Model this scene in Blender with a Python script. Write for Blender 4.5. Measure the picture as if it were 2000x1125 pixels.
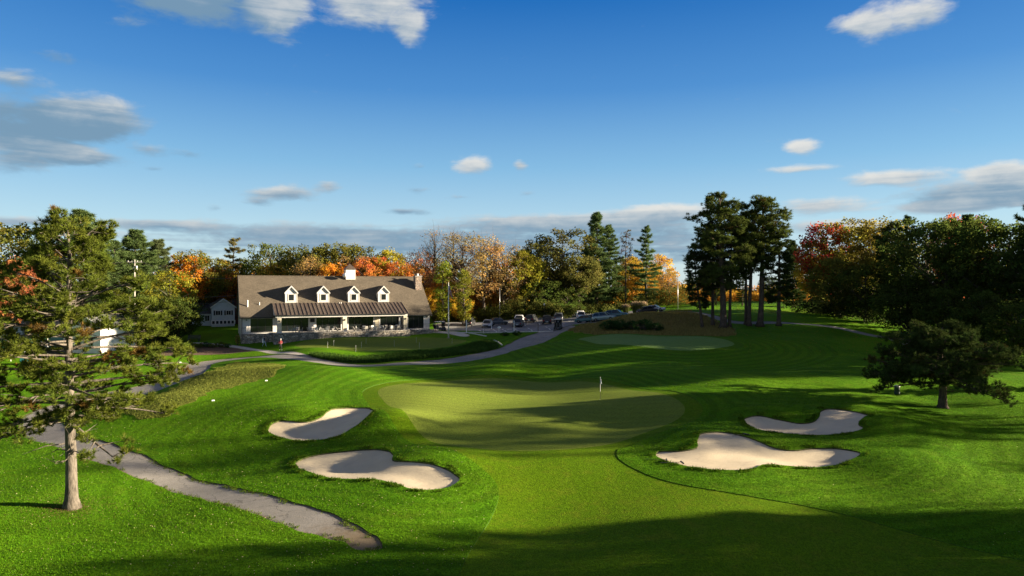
import bpy, bmesh, math, random
import numpy as np
from mathutils import Vector, Matrix

R = math.radians
SC = bpy.context.scene
for _o in list(bpy.data.objects):
    bpy.data.objects.remove(_o)
COL = SC.collection

# ------------------------------------------------------------------ camera, sky, sun, exposure
CAM_Z, FPX, HOR = 13.0, 1333.0, 562.5          # drone height above the lowest turf, focal length / horizon for a 2000 px wide frame
SUN_AZ, SUN_EL = 2.0, 11.5                     # degrees: from +X towards +Y, above the horizon
EXPOSURE = 2.1
SKY_STRENGTH = 0.05
cam_d = bpy.data.cameras.new('camera')
cam = bpy.data.objects.new('camera', cam_d)
COL.objects.link(cam)
cam.location = (0, 0, CAM_Z)
cam.rotation_euler = (R(90), 0, 0)
cam_d.sensor_width = 36
cam_d.lens = 36 * FPX / 2000
cam_d.clip_start = 0.5
cam_d.clip_end = 6000
SC.camera = cam
SC.view_settings.view_transform = 'Standard'
SC.view_settings.look = 'None'
SC.view_settings.gamma = 1
SC.view_settings.exposure = EXPOSURE
SC.view_settings.use_curve_mapping = False
SC.render.engine = 'CYCLES'
cy = SC.cycles
cy.max_bounces = 5
cy.diffuse_bounces = 3
cy.glossy_bounces = 2
cy.transmission_bounces = 3
cy.transparent_max_bounces = 4
cy.caustics_reflective = False
cy.caustics_refractive = False
cy.use_denoising = True

SUN_DIR = Vector((math.cos(R(SUN_EL)) * math.cos(R(SUN_AZ)), math.cos(R(SUN_EL)) * math.sin(R(SUN_AZ)), math.sin(R(SUN_EL))))
sun_d = bpy.data.lights.new('sun', 'SUN')
sun_d.energy = 5.0
sun_d.angle = R(0.55)
sun_d.color = (1.0, 0.83, 0.60)
sun = bpy.data.objects.new('sun', sun_d)
COL.objects.link(sun)
sun.rotation_euler = (-SUN_DIR).to_track_quat('-Z', 'Y').to_euler()
sun.location = (120, 20, 60)


class NT:
    """small helper to write node expressions"""
    def __init__(self, tree):
        self.t = tree
    def n(self, kind, **kw):
        nd = self.t.nodes.new(kind)
        for k, v in kw.items():
            setattr(nd, k, v)
        return nd
    def link(self, a, b):
        self.t.links.new(a, b)
    def put(self, sock, v):
        if hasattr(v, 'is_output') or isinstance(v, bpy.types.NodeSocket):
            self.t.links.new(v, sock)
        else:
            sock.default_value = v
    def m(self, op, a, b=None, c=None, clamp=False):
        nd = self.n('ShaderNodeMath', operation=op, use_clamp=clamp)
        self.put(nd.inputs[0], a)
        if b is not None: self.put(nd.inputs[1], b)
        if c is not None: self.put(nd.inputs[2], c)
        return nd.outputs[0]
    def ss(self, x, lo, hi, a=0.0, b=1.0):
        nd = self.n('ShaderNodeMapRange', interpolation_type='SMOOTHSTEP')
        self.put(nd.inputs['Value'], x)
        nd.inputs['From Min'].default_value = lo; nd.inputs['From Max'].default_value = hi
        nd.inputs['To Min'].default_value = a; nd.inputs['To Max'].default_value = b
        return nd.outputs[0]
    def mix(self, f, a, b, blend='MIX'):
        nd = self.n('ShaderNodeMix', data_type='RGBA', blend_type=blend)
        self.put(nd.inputs[0], f)
        for s, v in ((nd.inputs[6], a), (nd.inputs[7], b)):
            if isinstance(v, (tuple, list)):
                v = tuple(v) + (1,) if len(v) == 3 else tuple(v)
            self.put(s, v)
        return nd.outputs[2]
    def noise(self, vec, scale, detail=3, rough=0.55, dist=0.0):
        nd = self.n('ShaderNodeTexNoise')
        if vec is not None: self.put(nd.inputs['Vector'], vec)
        nd.inputs['Scale'].default_value = scale; nd.inputs['Detail'].default_value = detail
        nd.inputs['Roughness'].default_value = rough; nd.inputs['Distortion'].default_value = dist
        return nd.outputs[0]
    def xyz(self, a, b, c):
        nd = self.n('ShaderNodeCombineXYZ')
        for i, v in enumerate((a, b, c)): self.put(nd.inputs[i], v)
        return nd.outputs[0]


def build_world():
    w = bpy.data.worlds.new('World')
    SC.world = w
    w.use_nodes = True
    w.cycles.sampling_method = 'MANUAL'
    w.cycles.sample_map_resolution = 512
    t = w.node_tree
    t.nodes.clear()
    N = NT(t)
    sky = N.n('ShaderNodeTexSky', sky_type='NISHITA')
    sky.sun_disc = False
    sky.sun_elevation = R(SUN_EL)
    sky.sun_rotation = R(90 - SUN_AZ)
    sky.altitude = 50
    sky.air_density = 1.0
    sky.dust_density = 0.25
    sky.ozone_density = 2.2
    hs = N.n('ShaderNodeHueSaturation')
    hs.inputs['Saturation'].default_value = 1.3
    hs.inputs['Value'].default_value = 1.0
    N.link(sky.outputs[0], hs.inputs['Color'])
    tc = N.n('ShaderNodeTexCoord')
    sep = N.n('ShaderNodeSeparateXYZ')
    N.link(tc.outputs['Generated'], sep.inputs[0])
    x, y, z = sep.outputs
    az = N.m('ARCTAN2', x, y)
    el = N.m('ARCSINE', z)
    # cleaner autumn air than the sky model gives: pale blue at the horizon, deep blue above, the same all round
    k = 1.0 / (SKY_STRENGTH * 2 ** EXPOSURE)
    ramp = N.n('ShaderNodeValToRGB')
    N.link(N.m('MULTIPLY', el, 1 / R(60), clamp=True), ramp.inputs[0])
    stops = [(0.0, (.62, .76, .84)), (5 / 60, (.47, .69, .84)), (10 / 60, (.24, .50, .77)), (16 / 60, (.075, .27, .64)), (23 / 60, (.008, .14, .50)), (33 / 60, (.006, .07, .32)), (1.0, (.006, .035, .13))]
    cr = ramp.color_ramp
    while len(cr.elements) < len(stops): cr.elements.new(0.5)
    for e_, (p_, c_) in zip(cr.elements, stops):
        e_.position = p_
        e_.color = c_ + (1,)
    sc_ = N.n('ShaderNodeVectorMath', operation='SCALE'); N.link(ramp.outputs[0], sc_.inputs[0]); sc_.inputs['Scale'].default_value = k
    base = N.mix(0.85, hs.outputs[0], sc_.outputs[0])
    # clouds: (px, py, half width, half height, density, brightness) of each cloud in the sky, turned into azimuth / elevation
    clouds = [
        (430, -5, 150, 55, 0.8, -.35), (545, 22, 62, 62, 0.95, .35), (720, -8, 140, 62, 1.1, .45), (800, 58, 36, 36, 0.75, .35), (320, 0, 130, 40, .65, -.6), (250, 38, 40, 22, .4, -.4),
        (60, 238, 170, 46, 1.3, -.6), (190, 228, 110, 44, 1.25, -.15), (30, 155, 75, 30, .7, -.05), (115, 110, 80, 18, .45, -.3), (60, 295, 120, 26, 1.1, -.2), (180, 307, 80, 20, 1.0, -.05), (30, 325, 90, 20, .7, -.1),
        (290, 293, 62, 16, .6, -.1), (370, 301, 32, 12, .5, -.2), (300, 330, 34, 9, .45, -.3),
        (520, 379, 55, 16, .8, .2), (578, 377, 48, 20, .7, 0), (505, 396, 40, 10, .6, -.1), (640, 363, 30, 14, .75, .2), (925, 322, 46, 20, 1.05, .6), (1016, 322, 18, 12, .8, .4), (820, 326, 24, 8, .5, -.2), (811, 371, 30, 8, .55, -.2), (790, 413, 70, 8, .7, -.3),
        (1660, 48, 55, 22, .75, .4), (1725, 42, 62, 42, .85, .5), (1810, 22, 56, 36, .85, .5), (1565, 287, 42, 18, 1.1, .8), (1560, 330, 80, 10, .8, .6), (1745, 347, 125, 18, 1.1, .6), (1950, 332, 70, 20, 1.1, .5),
        (1900, 378, 165, 30, 1.1, -.15), (2080, 360, 160, 40, 1.1, .1), (1600, 402, 110, 20, .85, .4), (1850, 405, 150, 14, .9, .3),
        (1090, 432, 270, 18, .9, .1), (1290, 414, 120, 18, 1.1, .55), (1180, 452, 330, 26, .85, -.3), (1250, 492, 420, 26, .8, -.4),
        (640, 452, 330, 20, .8, -.25), (300, 438, 130, 12, .85, .1), (50, 433, 140, 11, .75, -.1), (720, 480, 420, 26, .8, -.35), (1640, 440, 130, 16, .8, .3), (1030, 378, 26, 7, .4, -.1), (900, 385, 40, 6, .4, -.2), (420, 405, 20, 9, .4, -.2),
    ]
    vec = N.xyz(N.m('MULTIPLY', az, 10.0), N.m('MULTIPLY', el, 24.0), 0.0)
    n1 = N.noise(vec, 2.0, 8, 0.6, 0.3)
    n2 = N.noise(vec, 7.0, 4, 0.55, 0.3)
    vst = N.xyz(N.m('MULTIPLY', az, 3.0), N.m('MULTIPLY', el, 60.0), 3.7)
    nst = N.noise(vst, 2.0, 5, 0.55, 0.4)
    ae = N.xyz(az, el, 0.01)
    sm = st = None
    def vm(op, a, b, c=None):
        nd = N.n('ShaderNodeVectorMath', operation=op)
        for i, v in enumerate((a, b, c)):
            if v is not None: N.put(nd.inputs[i], v)
        return nd
    for (px, py, hw, hh, s, br) in clouds:
        a0 = math.atan((px - 1000) / FPX)
        e0 = math.atan((HOR - py) / FPX * math.cos(a0))
        wa = hw / FPX * math.cos(a0) ** 2
        we = hh / FPX * math.cos(a0)
        q = vm('MULTIPLY_ADD', ae, (1 / wa, 1 / we, 1), (-a0 / wa, -e0 / we, 0)).outputs[0]
        ln = vm('LENGTH', q, None).outputs['Value']
        mi = N.m('MULTIPLY_ADD', ln, -s, 1.25 * s, clamp=True)
        ti = vm('DOT_PRODUCT', q, (0, .55, br * 100)).outputs['Value']
        sm = mi if sm is None else N.m('ADD', sm, mi)
        st = N.m('MULTIPLY', ti, mi) if st is None else N.m('MULTIPLY_ADD', ti, mi, st)
    # a low bank of stratus all round the horizon
    lowb = N.m('MULTIPLY', N.ss(el, R(8.5), R(2.0)), 0.22)
    nn = N.m('ADD', N.m('MULTIPLY', N.m('SUBTRACT', n1, 0.5), 1.25), N.m('MULTIPLY', N.m('SUBTRACT', n2, 0.5), 0.35))
    low = N.m('MULTIPLY', lowb, N.m('MULTIPLY_ADD', nst, 6.0, -2.6))
    dens_in = N.m('ADD', N.m('ADD', sm, nn), low)
    dens = N.m('MULTIPLY', N.ss(dens_in, 0.18, 0.95), 0.93)
    tone = N.m('DIVIDE', st, N.m('ADD', sm, 0.08))
    tone = N.m('ADD', tone, N.m('MULTIPLY', N.m('SUBTRACT', n1, 0.5), 1.2))
    tone = N.m('ADD', tone, N.m('MULTIPLY', N.m('SUBTRACT', nst, 0.5), 0.9))
    k = 1.0 / (SKY_STRENGTH * 2 ** EXPOSURE)
    tf = N.ss(tone, -0.55, 1.05)
    cdark, clite = tuple(k * c for c in (0.19, 0.32, 0.45)), tuple(k * c for c in (0.80, 0.79, 0.75))
    out = N.mix(dens, base, N.mix(tf, cdark, clite))
    bg = N.n('ShaderNodeBackground')
    bg.inputs['Strength'].default_value = SKY_STRENGTH
    N.link(out, bg.inputs['Color'])
    # the rest of the sky: the same blue with added unseen clouds, coloured dim and warm to tint the ambient light
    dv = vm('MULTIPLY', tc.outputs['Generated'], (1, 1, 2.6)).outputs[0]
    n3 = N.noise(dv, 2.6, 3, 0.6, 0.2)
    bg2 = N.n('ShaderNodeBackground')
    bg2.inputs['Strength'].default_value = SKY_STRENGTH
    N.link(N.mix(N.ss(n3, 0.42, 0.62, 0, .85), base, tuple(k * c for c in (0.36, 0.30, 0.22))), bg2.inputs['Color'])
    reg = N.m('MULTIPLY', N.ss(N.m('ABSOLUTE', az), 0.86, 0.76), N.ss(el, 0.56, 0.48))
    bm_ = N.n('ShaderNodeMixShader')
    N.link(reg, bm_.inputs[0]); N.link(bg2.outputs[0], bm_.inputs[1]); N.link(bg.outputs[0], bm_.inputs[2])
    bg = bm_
    wo = N.n('ShaderNodeOutputWorld')
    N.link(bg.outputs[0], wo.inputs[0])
build_world()


# ------------------------------------------------------------------ helpers
def tag(o, label=None, cat=None, group=None, kind=None):
    if label: o['label'] = label
    if cat: o['category'] = cat
    if group: o['group'] = group
    if kind: o['kind'] = kind
    return o

def empty(name, loc=(0, 0, 0), rz=0.0):
    o = bpy.data.objects.new(name, None)
    COL.objects.link(o)
    o.location = loc
    o.rotation_euler = (0, 0, rz)
    o.empty_display_size = 0.3
    return o

def link_mesh(name, me, mat=None, parent=None, smooth=False):
    o = bpy.data.objects.new(name, me)
    COL.objects.link(o)
    if mat is not None and len(me.materials) == 0:
        for mm in (mat if isinstance(mat, (list, tuple)) else [mat]):
            me.materials.append(mm)
    if parent is not None:
        o.parent = parent
    if smooth:
        me.polygons.foreach_set('use_smooth', np.ones(len(me.polygons), dtype=bool))
    return o

def np_mesh(name, V, F, attrs=None, smooth=False):
    """V (n,3) float, F (m,k) int -> mesh data"""
    me = bpy.data.meshes.new(name)
    V = np.ascontiguousarray(V, dtype=np.float32); F = np.ascontiguousarray(F, dtype=np.int32)
    m, k = F.shape
    me.vertices.add(len(V)); me.vertices.foreach_set('co', V.ravel())
    me.loops.add(m * k); me.loops.foreach_set('vertex_index', F.ravel())
    me.polygons.add(m)
    me.polygons.foreach_set('loop_start', np.arange(0, m * k, k, dtype=np.int32))
    me.polygons.foreach_set('loop_total', np.full(m, k, dtype=np.int32))
    if smooth:
        me.polygons.foreach_set('use_smooth', np.ones(m, dtype=bool))
    for an, av in (attrs or {}).items():
        at = me.attributes.new(an, 'FLOAT', 'POINT')
        at.data.foreach_set('value', np.ascontiguousarray(av, dtype=np.float32))
    me.update(calc_edges=True)
    return me

class MB:
    """collects boxes, tubes and prisms into one mesh"""
    def __init__(self):
        self.v = []; self.f = []
    def add(self, vs, fs):
        b = len(self.v)
        self.v += [tuple(p) for p in vs]
        self.f += [tuple(i + b for i in f) for f in fs]
        return self
    def box(self, x0, x1, y0, y1, z0, z1):
        vs = [(x, y, z) for z in (z0, z1) for y in (y0, y1) for x in (x0, x1)]
        return self.add(vs, [(0, 2, 3, 1), (4, 5, 7, 6), (0, 1, 5, 4), (2, 6, 7, 3), (0, 4, 6, 2), (1, 3, 7, 5)])
    def hexa(self, lo, hi):
        """lo, hi: four points each, counter-clockwise seen from above"""
        vs = list(lo) + list(hi)
        return self.add(vs, [(3, 2, 1, 0), (4, 5, 6, 7), (0, 1, 5, 4), (1, 2, 6, 5), (2, 3, 7, 6), (3, 0, 4, 7)])
    def tube(self, pts, rad, sides=6, cap=True):
        pts = [Vector(p) for p in pts]
        n = len(pts)
        rad = [rad] * n if not hasattr(rad, '__len__') else rad
        vs = []; fs = []
        for i, p in enumerate(pts):
            d = (pts[min(i + 1, n - 1)] - pts[max(i - 1, 0)]).normalized()
            a = d.orthogonal().normalized() if abs(d.z) > 0.9 else d.cross(Vector((0, 0, 1))).normalized()
            if abs(d.z) > 0.9: a = (Vector((1, 0, 0)) - d * d.x).normalized()
            b = d.cross(a)
            for k in range(sides):
                an = 2 * math.pi * k / sides
                vs.append(p + (a * math.cos(an) + b * math.sin(an)) * rad[i])
        for i in range(n - 1):
            for k in range(sides):
                k2 = (k + 1) % sides
                fs.append((i * sides + k, i * sides + k2, (i + 1) * sides + k2, (i + 1) * sides + k))
        if cap:
            fs.append(tuple(range(sides - 1, -1, -1)))
            fs.append(tuple((n - 1) * sides + k for k in range(sides)))
        return self.add(vs, fs)
    def prism(self, prof, y0, y1, axis='y'):
        """prof: (x,z) outline extruded along y"""
        n = len(prof)
        vs = [(p[0], y0, p[1]) for p in prof] + [(p[0], y1, p[1]) for p in prof]
        fs = [tuple(range(n)), tuple(range(2 * n - 1, n - 1, -1))]
        fs += [(i, i + n, (i + 1) % n + n, (i + 1) % n) for i in range(n)]
        return self.add(vs, fs)
    def lathe(self, prof, c=(0, 0), sides=12):
        """prof: (r,z)"""
        vs = []; fs = []
        for (r, z) in prof:
            for k in range(sides):
                a = 2 * math.pi * k / sides
                vs.append((c[0] + r * math.cos(a), c[1] + r * math.sin(a), z))
        for i in range(len(prof) - 1):
            for k in range(sides):
                k2 = (k + 1) % sides
                fs.append((i * sides + k, i * sides + k2, (i + 1) * sides + k2, (i + 1) * sides + k))
        fs.append(tuple(range(sides - 1, -1, -1)))
        fs.append(tuple((len(prof) - 1) * sides + k for k in range(sides)))
        return self.add(vs, fs)
    def mesh(self, name, smooth=False, bevel=0.0, seg=1):
        me = bpy.data.meshes.new(name)
        me.from_pydata(self.v, [], self.f)
        if bevel > 0:
            bm = bmesh.new(); bm.from_mesh(me)
            bmesh.ops.recalc_face_normals(bm, faces=bm.faces)
            bmesh.ops.bevel(bm, geom=[e for e in bm.edges if len(e.link_faces) == 2 and e.calc_face_angle() > 0.4], offset=bevel, segments=seg, affect='EDGES', profile=0.6)
            bm.to_mesh(me); bm.free()
        else:
            bm = bmesh.new(); bm.from_mesh(me)
            bmesh.ops.recalc_face_normals(bm, faces=bm.faces)
            bm.to_mesh(me); bm.free()
        if smooth:
            me.polygons.foreach_set('use_smooth', np.ones(len(me.polygons), dtype=bool))
        me.update()
        return me
    def build(self, name, mat, parent=None, smooth=False, bevel=0.0, seg=1):
        return link_mesh(name, self.mesh(name, smooth, bevel, seg), mat, parent)

def copy_tree(o, parent=None):
    c = o.copy()
    COL.objects.link(c)
    c.parent = parent
    if parent is not None:
        c.matrix_parent_inverse = o.matrix_parent_inverse.copy()
    for ch in o.children:
        copy_tree(ch, c)
    return c

# ------------------------------------------------------------------ materials
MATS = {}
def mat_base(name):
    m = bpy.data.materials.new(name)
    m.use_nodes = True
    m.node_tree.nodes.clear()
    N = NT(m.node_tree)
    out = N.n('ShaderNodeOutputMaterial')
    MATS[name] = m
    return m, N, out

def simple(name, col, rough=0.6, metal=0.0, var=0.12, scale=3.0, bump=0.0, bscale=20.0, spec=0.4, dirt=None):
    m, N, out = mat_base(name)
    bs = N.n('ShaderNodeBsdfPrincipled')
    tc = N.n('ShaderNodeTexCoord').outputs['Object']
    n = N.noise(tc, scale, 5, 0.6)
    c2 = tuple(c * (1 - var * 2) for c in col); c3 = tuple(min(1, c * (1 + var)) for c in col)
    N.link(N.mix(N.ss(n, 0.3, 0.7), c2, c3), bs.inputs['Base Color'])
    bs.inputs['Roughness'].default_value = rough
    bs.inputs['Metallic'].default_value = metal
    bs.inputs['Specular IOR Level'].default_value = spec
    if bump:
        b = N.n('ShaderNodeBump'); b.inputs['Strength'].default_value = bump; b.inputs['Distance'].default_value = 0.05
        N.link(N.noise(tc, bscale, 4, 0.6), b.inputs['Height']); N.link(b.outputs[0], bs.inputs['Normal'])
    N.link(bs.outputs[0], out.inputs[0])
    return m

def leaf_material(name, transl=0.35, lo=0.55, hi=1.5, rough=0.55, second=None):
    """colour from the object's own colour, varied leaf by leaf"""
    m, N, out = mat_base(name)
    oi = N.n('ShaderNodeObjectInfo')
    at = N.n('ShaderNodeAttribute', attribute_name='tint')
    at2 = N.n('ShaderNodeAttribute', attribute_name='hue')
    hs = N.n('ShaderNodeHueSaturation')
    N.link(N.m('MULTIPLY_ADD', at2.outputs['Fac'], 0.055, 0.4725), hs.inputs['Hue'])
    hs.inputs['Saturation'].default_value = 1.0
    N.link(N.m('MULTIPLY_ADD', at.outputs['Fac'], hi - lo, lo), hs.inputs['Value'])
    N.link(oi.outputs['Color'], hs.inputs['Color'])
    d = N.n('ShaderNodeBsdfDiffuse'); tr = N.n('ShaderNodeBsdfTranslucent')
    N.link(hs.outputs[0], d.inputs['Color']); N.link(hs.outputs[0], tr.inputs['Color'])
    mx = N.n('ShaderNodeMixShader'); mx.inputs[0].default_value = transl
    N.link(d.outputs[0], mx.inputs[1]); N.link(tr.outputs[0], mx.inputs[2])
    N.link(mx.outputs[0], out.inputs[0])
    return m

def bark_material(name, col, dark):
    m, N, out = mat_base(name)
    bs = N.n('ShaderNodeBsdfPrincipled')
    tc = N.n('ShaderNodeTexCoord').outputs['Object']
    mp = N.n('ShaderNodeMapping'); mp.inputs['Scale'].default_value = (1, 1, 0.22)
    N.link(tc, mp.inputs[0])
    n = N.noise(mp.outputs[0], 9, 6, 0.65)
    n2 = N.noise(tc, 1.2, 3)
    c = N.mix(N.ss(n, 0.35, 0.65), dark, col)
    c = N.mix(N.ss(n2, 0.35, 0.7, 0, 0.5), c, tuple(x * 1.3 for x in col))
    N.link(c, bs.inputs['Base Color'])
    bs.inputs['Roughness'].default_value = 0.9
    bs.inputs['Specular IOR Level'].default_value = 0.1
    b = N.n('ShaderNodeBump'); b.inputs['Strength'].default_value = 0.9; b.inputs['Distance'].default_value = 0.06
    N.link(n, b.inputs['Height']); N.link(b.outputs[0], bs.inputs['Normal'])
    N.link(bs.outputs[0], out.inputs[0])
    return m

# ------------------------------------------------------------------ terrain
def pxz(px, py, D):
    return ((px - 1000) / FPX * D, D, CAM_Z - (py - HOR) / FPX * D)
_CP = [pxz(*p) for p in [
    (0, 1125, 30.8), (500, 1125, 30.8), (1000, 1125, 30.8), (1500, 1125, 30.8), (2000, 1125, 30.5), (145, 990, 40), (700, 1070, 33.6), (1000, 1000, 38.7), (1500, 980, 40.5), (2000, 980, 39.9),
    (740, 940, 43.4), (740, 880, 49.5), (630, 860, 52.4), (680, 800, 61.2), (620, 742, 74), (1060, 740, 81), (1170, 780, 67.4), (1000, 850, 53.3), (1000, 920, 45),
    (1480, 920, 45), (1480, 858, 51.9), (1580, 850, 52.9), (1650, 812, 58.2), (1840, 797, 61.4), (2000, 800, 60.6), (1900, 900, 47.4), (1500, 760, 68.2), (1700, 720, 79.6), (1500, 700, 87.2),
    (1280, 682, 90.4), (1290, 656, 104), (1400, 640, 117), (1320, 607, 135), (1550, 604, 148), (1740, 662, 107), (1600, 640, 115), (1950, 700, 85),
    (700, 708, 91.6), (900, 703, 94.9), (1000, 675, 109), (1090, 645, 129), (450, 697, 103), (370, 725, 88.6), (250, 770, 74.5), (100, 810, 65.7), (60, 850, 58), (130, 900, 50.2), (300, 960, 42.9), (500, 1010, 38.1),
    (750, 690, 101.4), (750, 664.5, 122), (876, 660, 124.4), (600, 690, 100), (920, 648, 127.8), (1060, 645, 129), (920, 630, 158), (1140, 622, 148), (1180, 625, 139), (1280, 607, 153),
    (380, 667, 120), (380, 650, 137), (100, 690, 108.7), (0, 760, 79.6), (0, 690, 110), (400, 800, 63), (300, 870, 53), (450, 740, 78), (850, 722, 86), (1200, 715, 85), (1350, 720, 83),
    (1300, 800, 60), (1200, 900, 47)]]
_CP += [(-60, 30, 0), (60, 30, .4), (75, 60, 2.5), (90, 100, 5), (105, 150, 8), (-95, 100, 3), (-95, 150, 5), (-120, 60, 1.5), (0, 8, 0), (0, 220, 6.5), (-100, 220, 6), (100, 220, 9), (-40, 175, 5), (40, 190, 8), (70, 190, 9), (-150, 180, 6), (170, 110, 7), (150, 40, 3), (-50, 8, 0), (60, 5, 0)]
_CP = np.array(_CP, dtype=float)
def _tps_k(r2):
    return 0.5 * r2 * np.log(r2 + 1e-9)
def _tps_fit():
    n = len(_CP)
    P = np.c_[np.ones(n), _CP[:, :2] / 100]
    K = _tps_k(((_CP[:, None, :2] - _CP[None, :, :2]) ** 2).sum(-1) / 1e4) + np.eye(n) * 0.0015
    A = np.zeros((n + 3, n + 3)); A[:n, :n] = K; A[:n, n:] = P; A[n:, :n] = P.T
    return np.linalg.solve(A, np.r_[_CP[:, 2], 0, 0, 0])
_W = _tps_fit()
def sstep(x, a, b):
    t = np.clip((x - a) / (b - a), 0, 1)
    return t * t * (3 - 2 * t)
def base_z(x, y):
    x = np.asarray(x, float); y = np.asarray(y, float)
    sh = x.shape
    x = x.ravel(); y = y.ravel()
    out = np.empty_like(x)
    n = len(_CP)
    for i in range(0, len(x), 20000):
        xs = x[i:i + 20000]; ys = y[i:i + 20000]
        r2 = ((xs[:, None] - _CP[None, :, 0]) ** 2 + (ys[:, None] - _CP[None, :, 1]) ** 2) / 1e4
        out[i:i + 20000] = _tps_k(r2) @ _W[:n] + _W[n] + _W[n + 1] * xs / 100 + _W[n + 2] * ys / 100
    far = sstep(np.hypot(x, y - 100), 130, 240)
    far = np.maximum(far, sstep(-y, -12, 30))
    out = out * (1 - far) + 6.0 * far * (y > 0) 
    return out.reshape(sh)

def ray(px, py, fn=base_z):
    """world point of the turf under a pixel of the photograph"""
    D = np.linspace(24, 260, 900)
    x = (px - 1000) / FPX * D
    zr = CAM_Z - (py - HOR) / FPX * D
    d = zr - fn(x, D)
    k = np.argmax(d < 0)
    if not (d < 0).any(): k = len(D) - 1
    t = d[k - 1] / (d[k - 1] - d[k]) if k > 0 else 0
    Dd = D[k - 1] + t * (D[k] - D[k - 1])
    return ((px - 1000) / FPX * Dd, Dd)

def chaikin(pts, it=2, closed=True):
    p = np.array(pts, float)
    for _ in range(it):
        if closed:
            q = np.roll(p, -1, 0)
            p = np.stack([p * .75 + q * .25, p * .25 + q * .75], 1).reshape(-1, 2)
        else:
            a, b = p[:-1], p[1:]
            m = np.stack([a * .75 + b * .25, a * .25 + b * .75], 1).reshape(-1, 2)
            p = np.vstack([p[:1], m, p[-1:]])
    return p
def wpoly(pts, it=2, closed=True, fn=base_z):
    return chaikin([ray(a, b, fn) for a, b in pts], it, closed)
def seg_dist(x, y, P, closed):
    A = P; B = np.roll(P, -1, 0)
    if not closed: A, B = P[:-1], P[1:]
    best = np.full(x.shape, 1e9); par = np.zeros(x.shape)
    for i, (a, b) in enumerate(zip(A, B)):
        d = b - a; L = d @ d + 1e-12
        t = np.clip(((x - a[0]) * d[0] + (y - a[1]) * d[1]) / L, 0, 1)
        q = np.hypot(x - a[0] - t * d[0], y - a[1] - t * d[1])
        m = q < best
        best[m] = q[m]; par[m] = (i + t)[m]
    return best, par
def sdf(x, y, P):
    """positive inside; exact near the polygon, coarse far away"""
    lo = P.min(0) - 14; hi = P.max(0) + 14
    near = (x > lo[0]) & (x < hi[0]) & (y > lo[1]) & (y < hi[1])
    out = np.full(x.shape, -14.0)
    xs, ys = x[near], y[near]
    d, _ = seg_dist(xs, ys, P, True)
    ins = np.zeros(xs.shape, bool)
    A = P; B = np.roll(P, -1, 0)
    for a, b in zip(A, B):
        c = ((a[1] > ys) != (b[1] > ys))
        with np.errstate(divide='ignore', invalid='ignore'):
            xi = (b[0] - a[0]) * (ys - a[1]) / (b[1] - a[1]) + a[0]
        ins ^= c & (xs < xi)
    out[near] = np.where(ins, d, -d)
    return out
def sdf_line(x, y, P, w):
    lo = P.min(0) - 12; hi = P.max(0) + 12
    near = (x > lo[0]) & (x < hi[0]) & (y > lo[1]) & (y < hi[1])
    out = np.full(x.shape, -10.0)
    d, par = seg_dist(x[near], y[near], P, False)
    ww = np.interp(par / (len(P) - 1), np.linspace(0, 1, len(w)), w) if hasattr(w, '__len__') else w
    out[near] = ww - d
    return out

BUNK = [
    [(523, 838), (540, 829), (565, 829), (600, 830), (628, 824), (643, 812), (657, 804), (690, 801), (720, 803), (730, 812), (729, 826), (715, 838), (690, 848), (660, 857), (625, 860), (580, 859), (545, 852), (525, 845)],
    [(576, 893), (600, 884), (660, 879), (720, 877), (752, 881), (766, 890), (768, 900), (764, 908), (790, 911), (840, 915), (880, 925), (901, 938), (890, 948), (860, 958), (825, 962), (795, 958), (760, 945), (735, 938), (690, 936), (640, 930), (605, 915), (580, 903)],
    [(1450, 824), (1462, 820), (1480, 820), (1520, 826), (1560, 832), (1590, 832), (1600, 826), (1604, 815), (1625, 811), (1665, 814), (1690, 822), (1697, 829), (1680, 838), (1674, 846), (1690, 852), (1670, 855), (1600, 854), (1550, 850), (1500, 846), (1465, 838)],
    [(1280, 884), (1290, 882), (1330, 886), (1358, 884), (1365, 878), (1362, 866), (1375, 859), (1410, 857), (1440, 860), (1480, 872), (1515, 881), (1550, 883), (1600, 879), (1650, 882), (1687, 894), (1670, 904), (1640, 910), (1590, 912), (1530, 909), (1490, 908), (1478, 915), (1450, 922), (1400, 921), (1340, 913), (1300, 902), (1283, 892)]]
BUNK = [wpoly(b, 2) for b in BUNK]
P_GREEN = wpoly([(746, 786), (738, 775), (738, 765), (748, 756), (785, 747), (840, 742), (920, 738), (1020, 739), (1120, 747), (1220, 761), (1300, 780), (1335, 795), (1340, 808), (1310, 824), (1250, 842), (1190, 862), (1120, 874), (1020, 880), (920, 876), (850, 866), (812, 848), (784, 824), (760, 803)], 3)
P_FAIR = wpoly([(770, 790), (800, 842), (850, 876), (925, 908), (968, 935), (977, 958), (962, 1000), (938, 1040), (905, 1100), (880, 1180), (1400, 1190), (2150, 1190), (2150, 1120), (2000, 1086), (1800, 1040), (1650, 1003), (1450, 972), (1300, 940), (1220, 906), (1200, 885), (1215, 862), (1280, 834), (1345, 806), (1300, 790), (1000, 780)])
P_GREEN2 = wpoly([(1122, 660), (1160, 655.5), (1240, 654), (1330, 657), (1400, 663), (1436, 671), (1432, 678), (1380, 683), (1290, 683), (1210, 677), (1150, 668)])
P_PUTT = wpoly([(573, 677), (590, 670), (640, 667), (720, 665), (800, 664), (870, 665), (905, 668), (914, 672), (895, 679), (830, 687), (760, 691), (680, 692), (610, 688), (580, 682)])
P_LEFTG = wpoly([(230, 660), (340, 651), (420, 650), (440, 655), (430, 663), (380, 668), (300, 670), (220, 670)])
P_TEE = wpoly([(1470, 610), (1500, 606), (1550, 604), (1610, 604.5), (1628, 609), (1590, 614), (1500, 616)])
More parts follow.
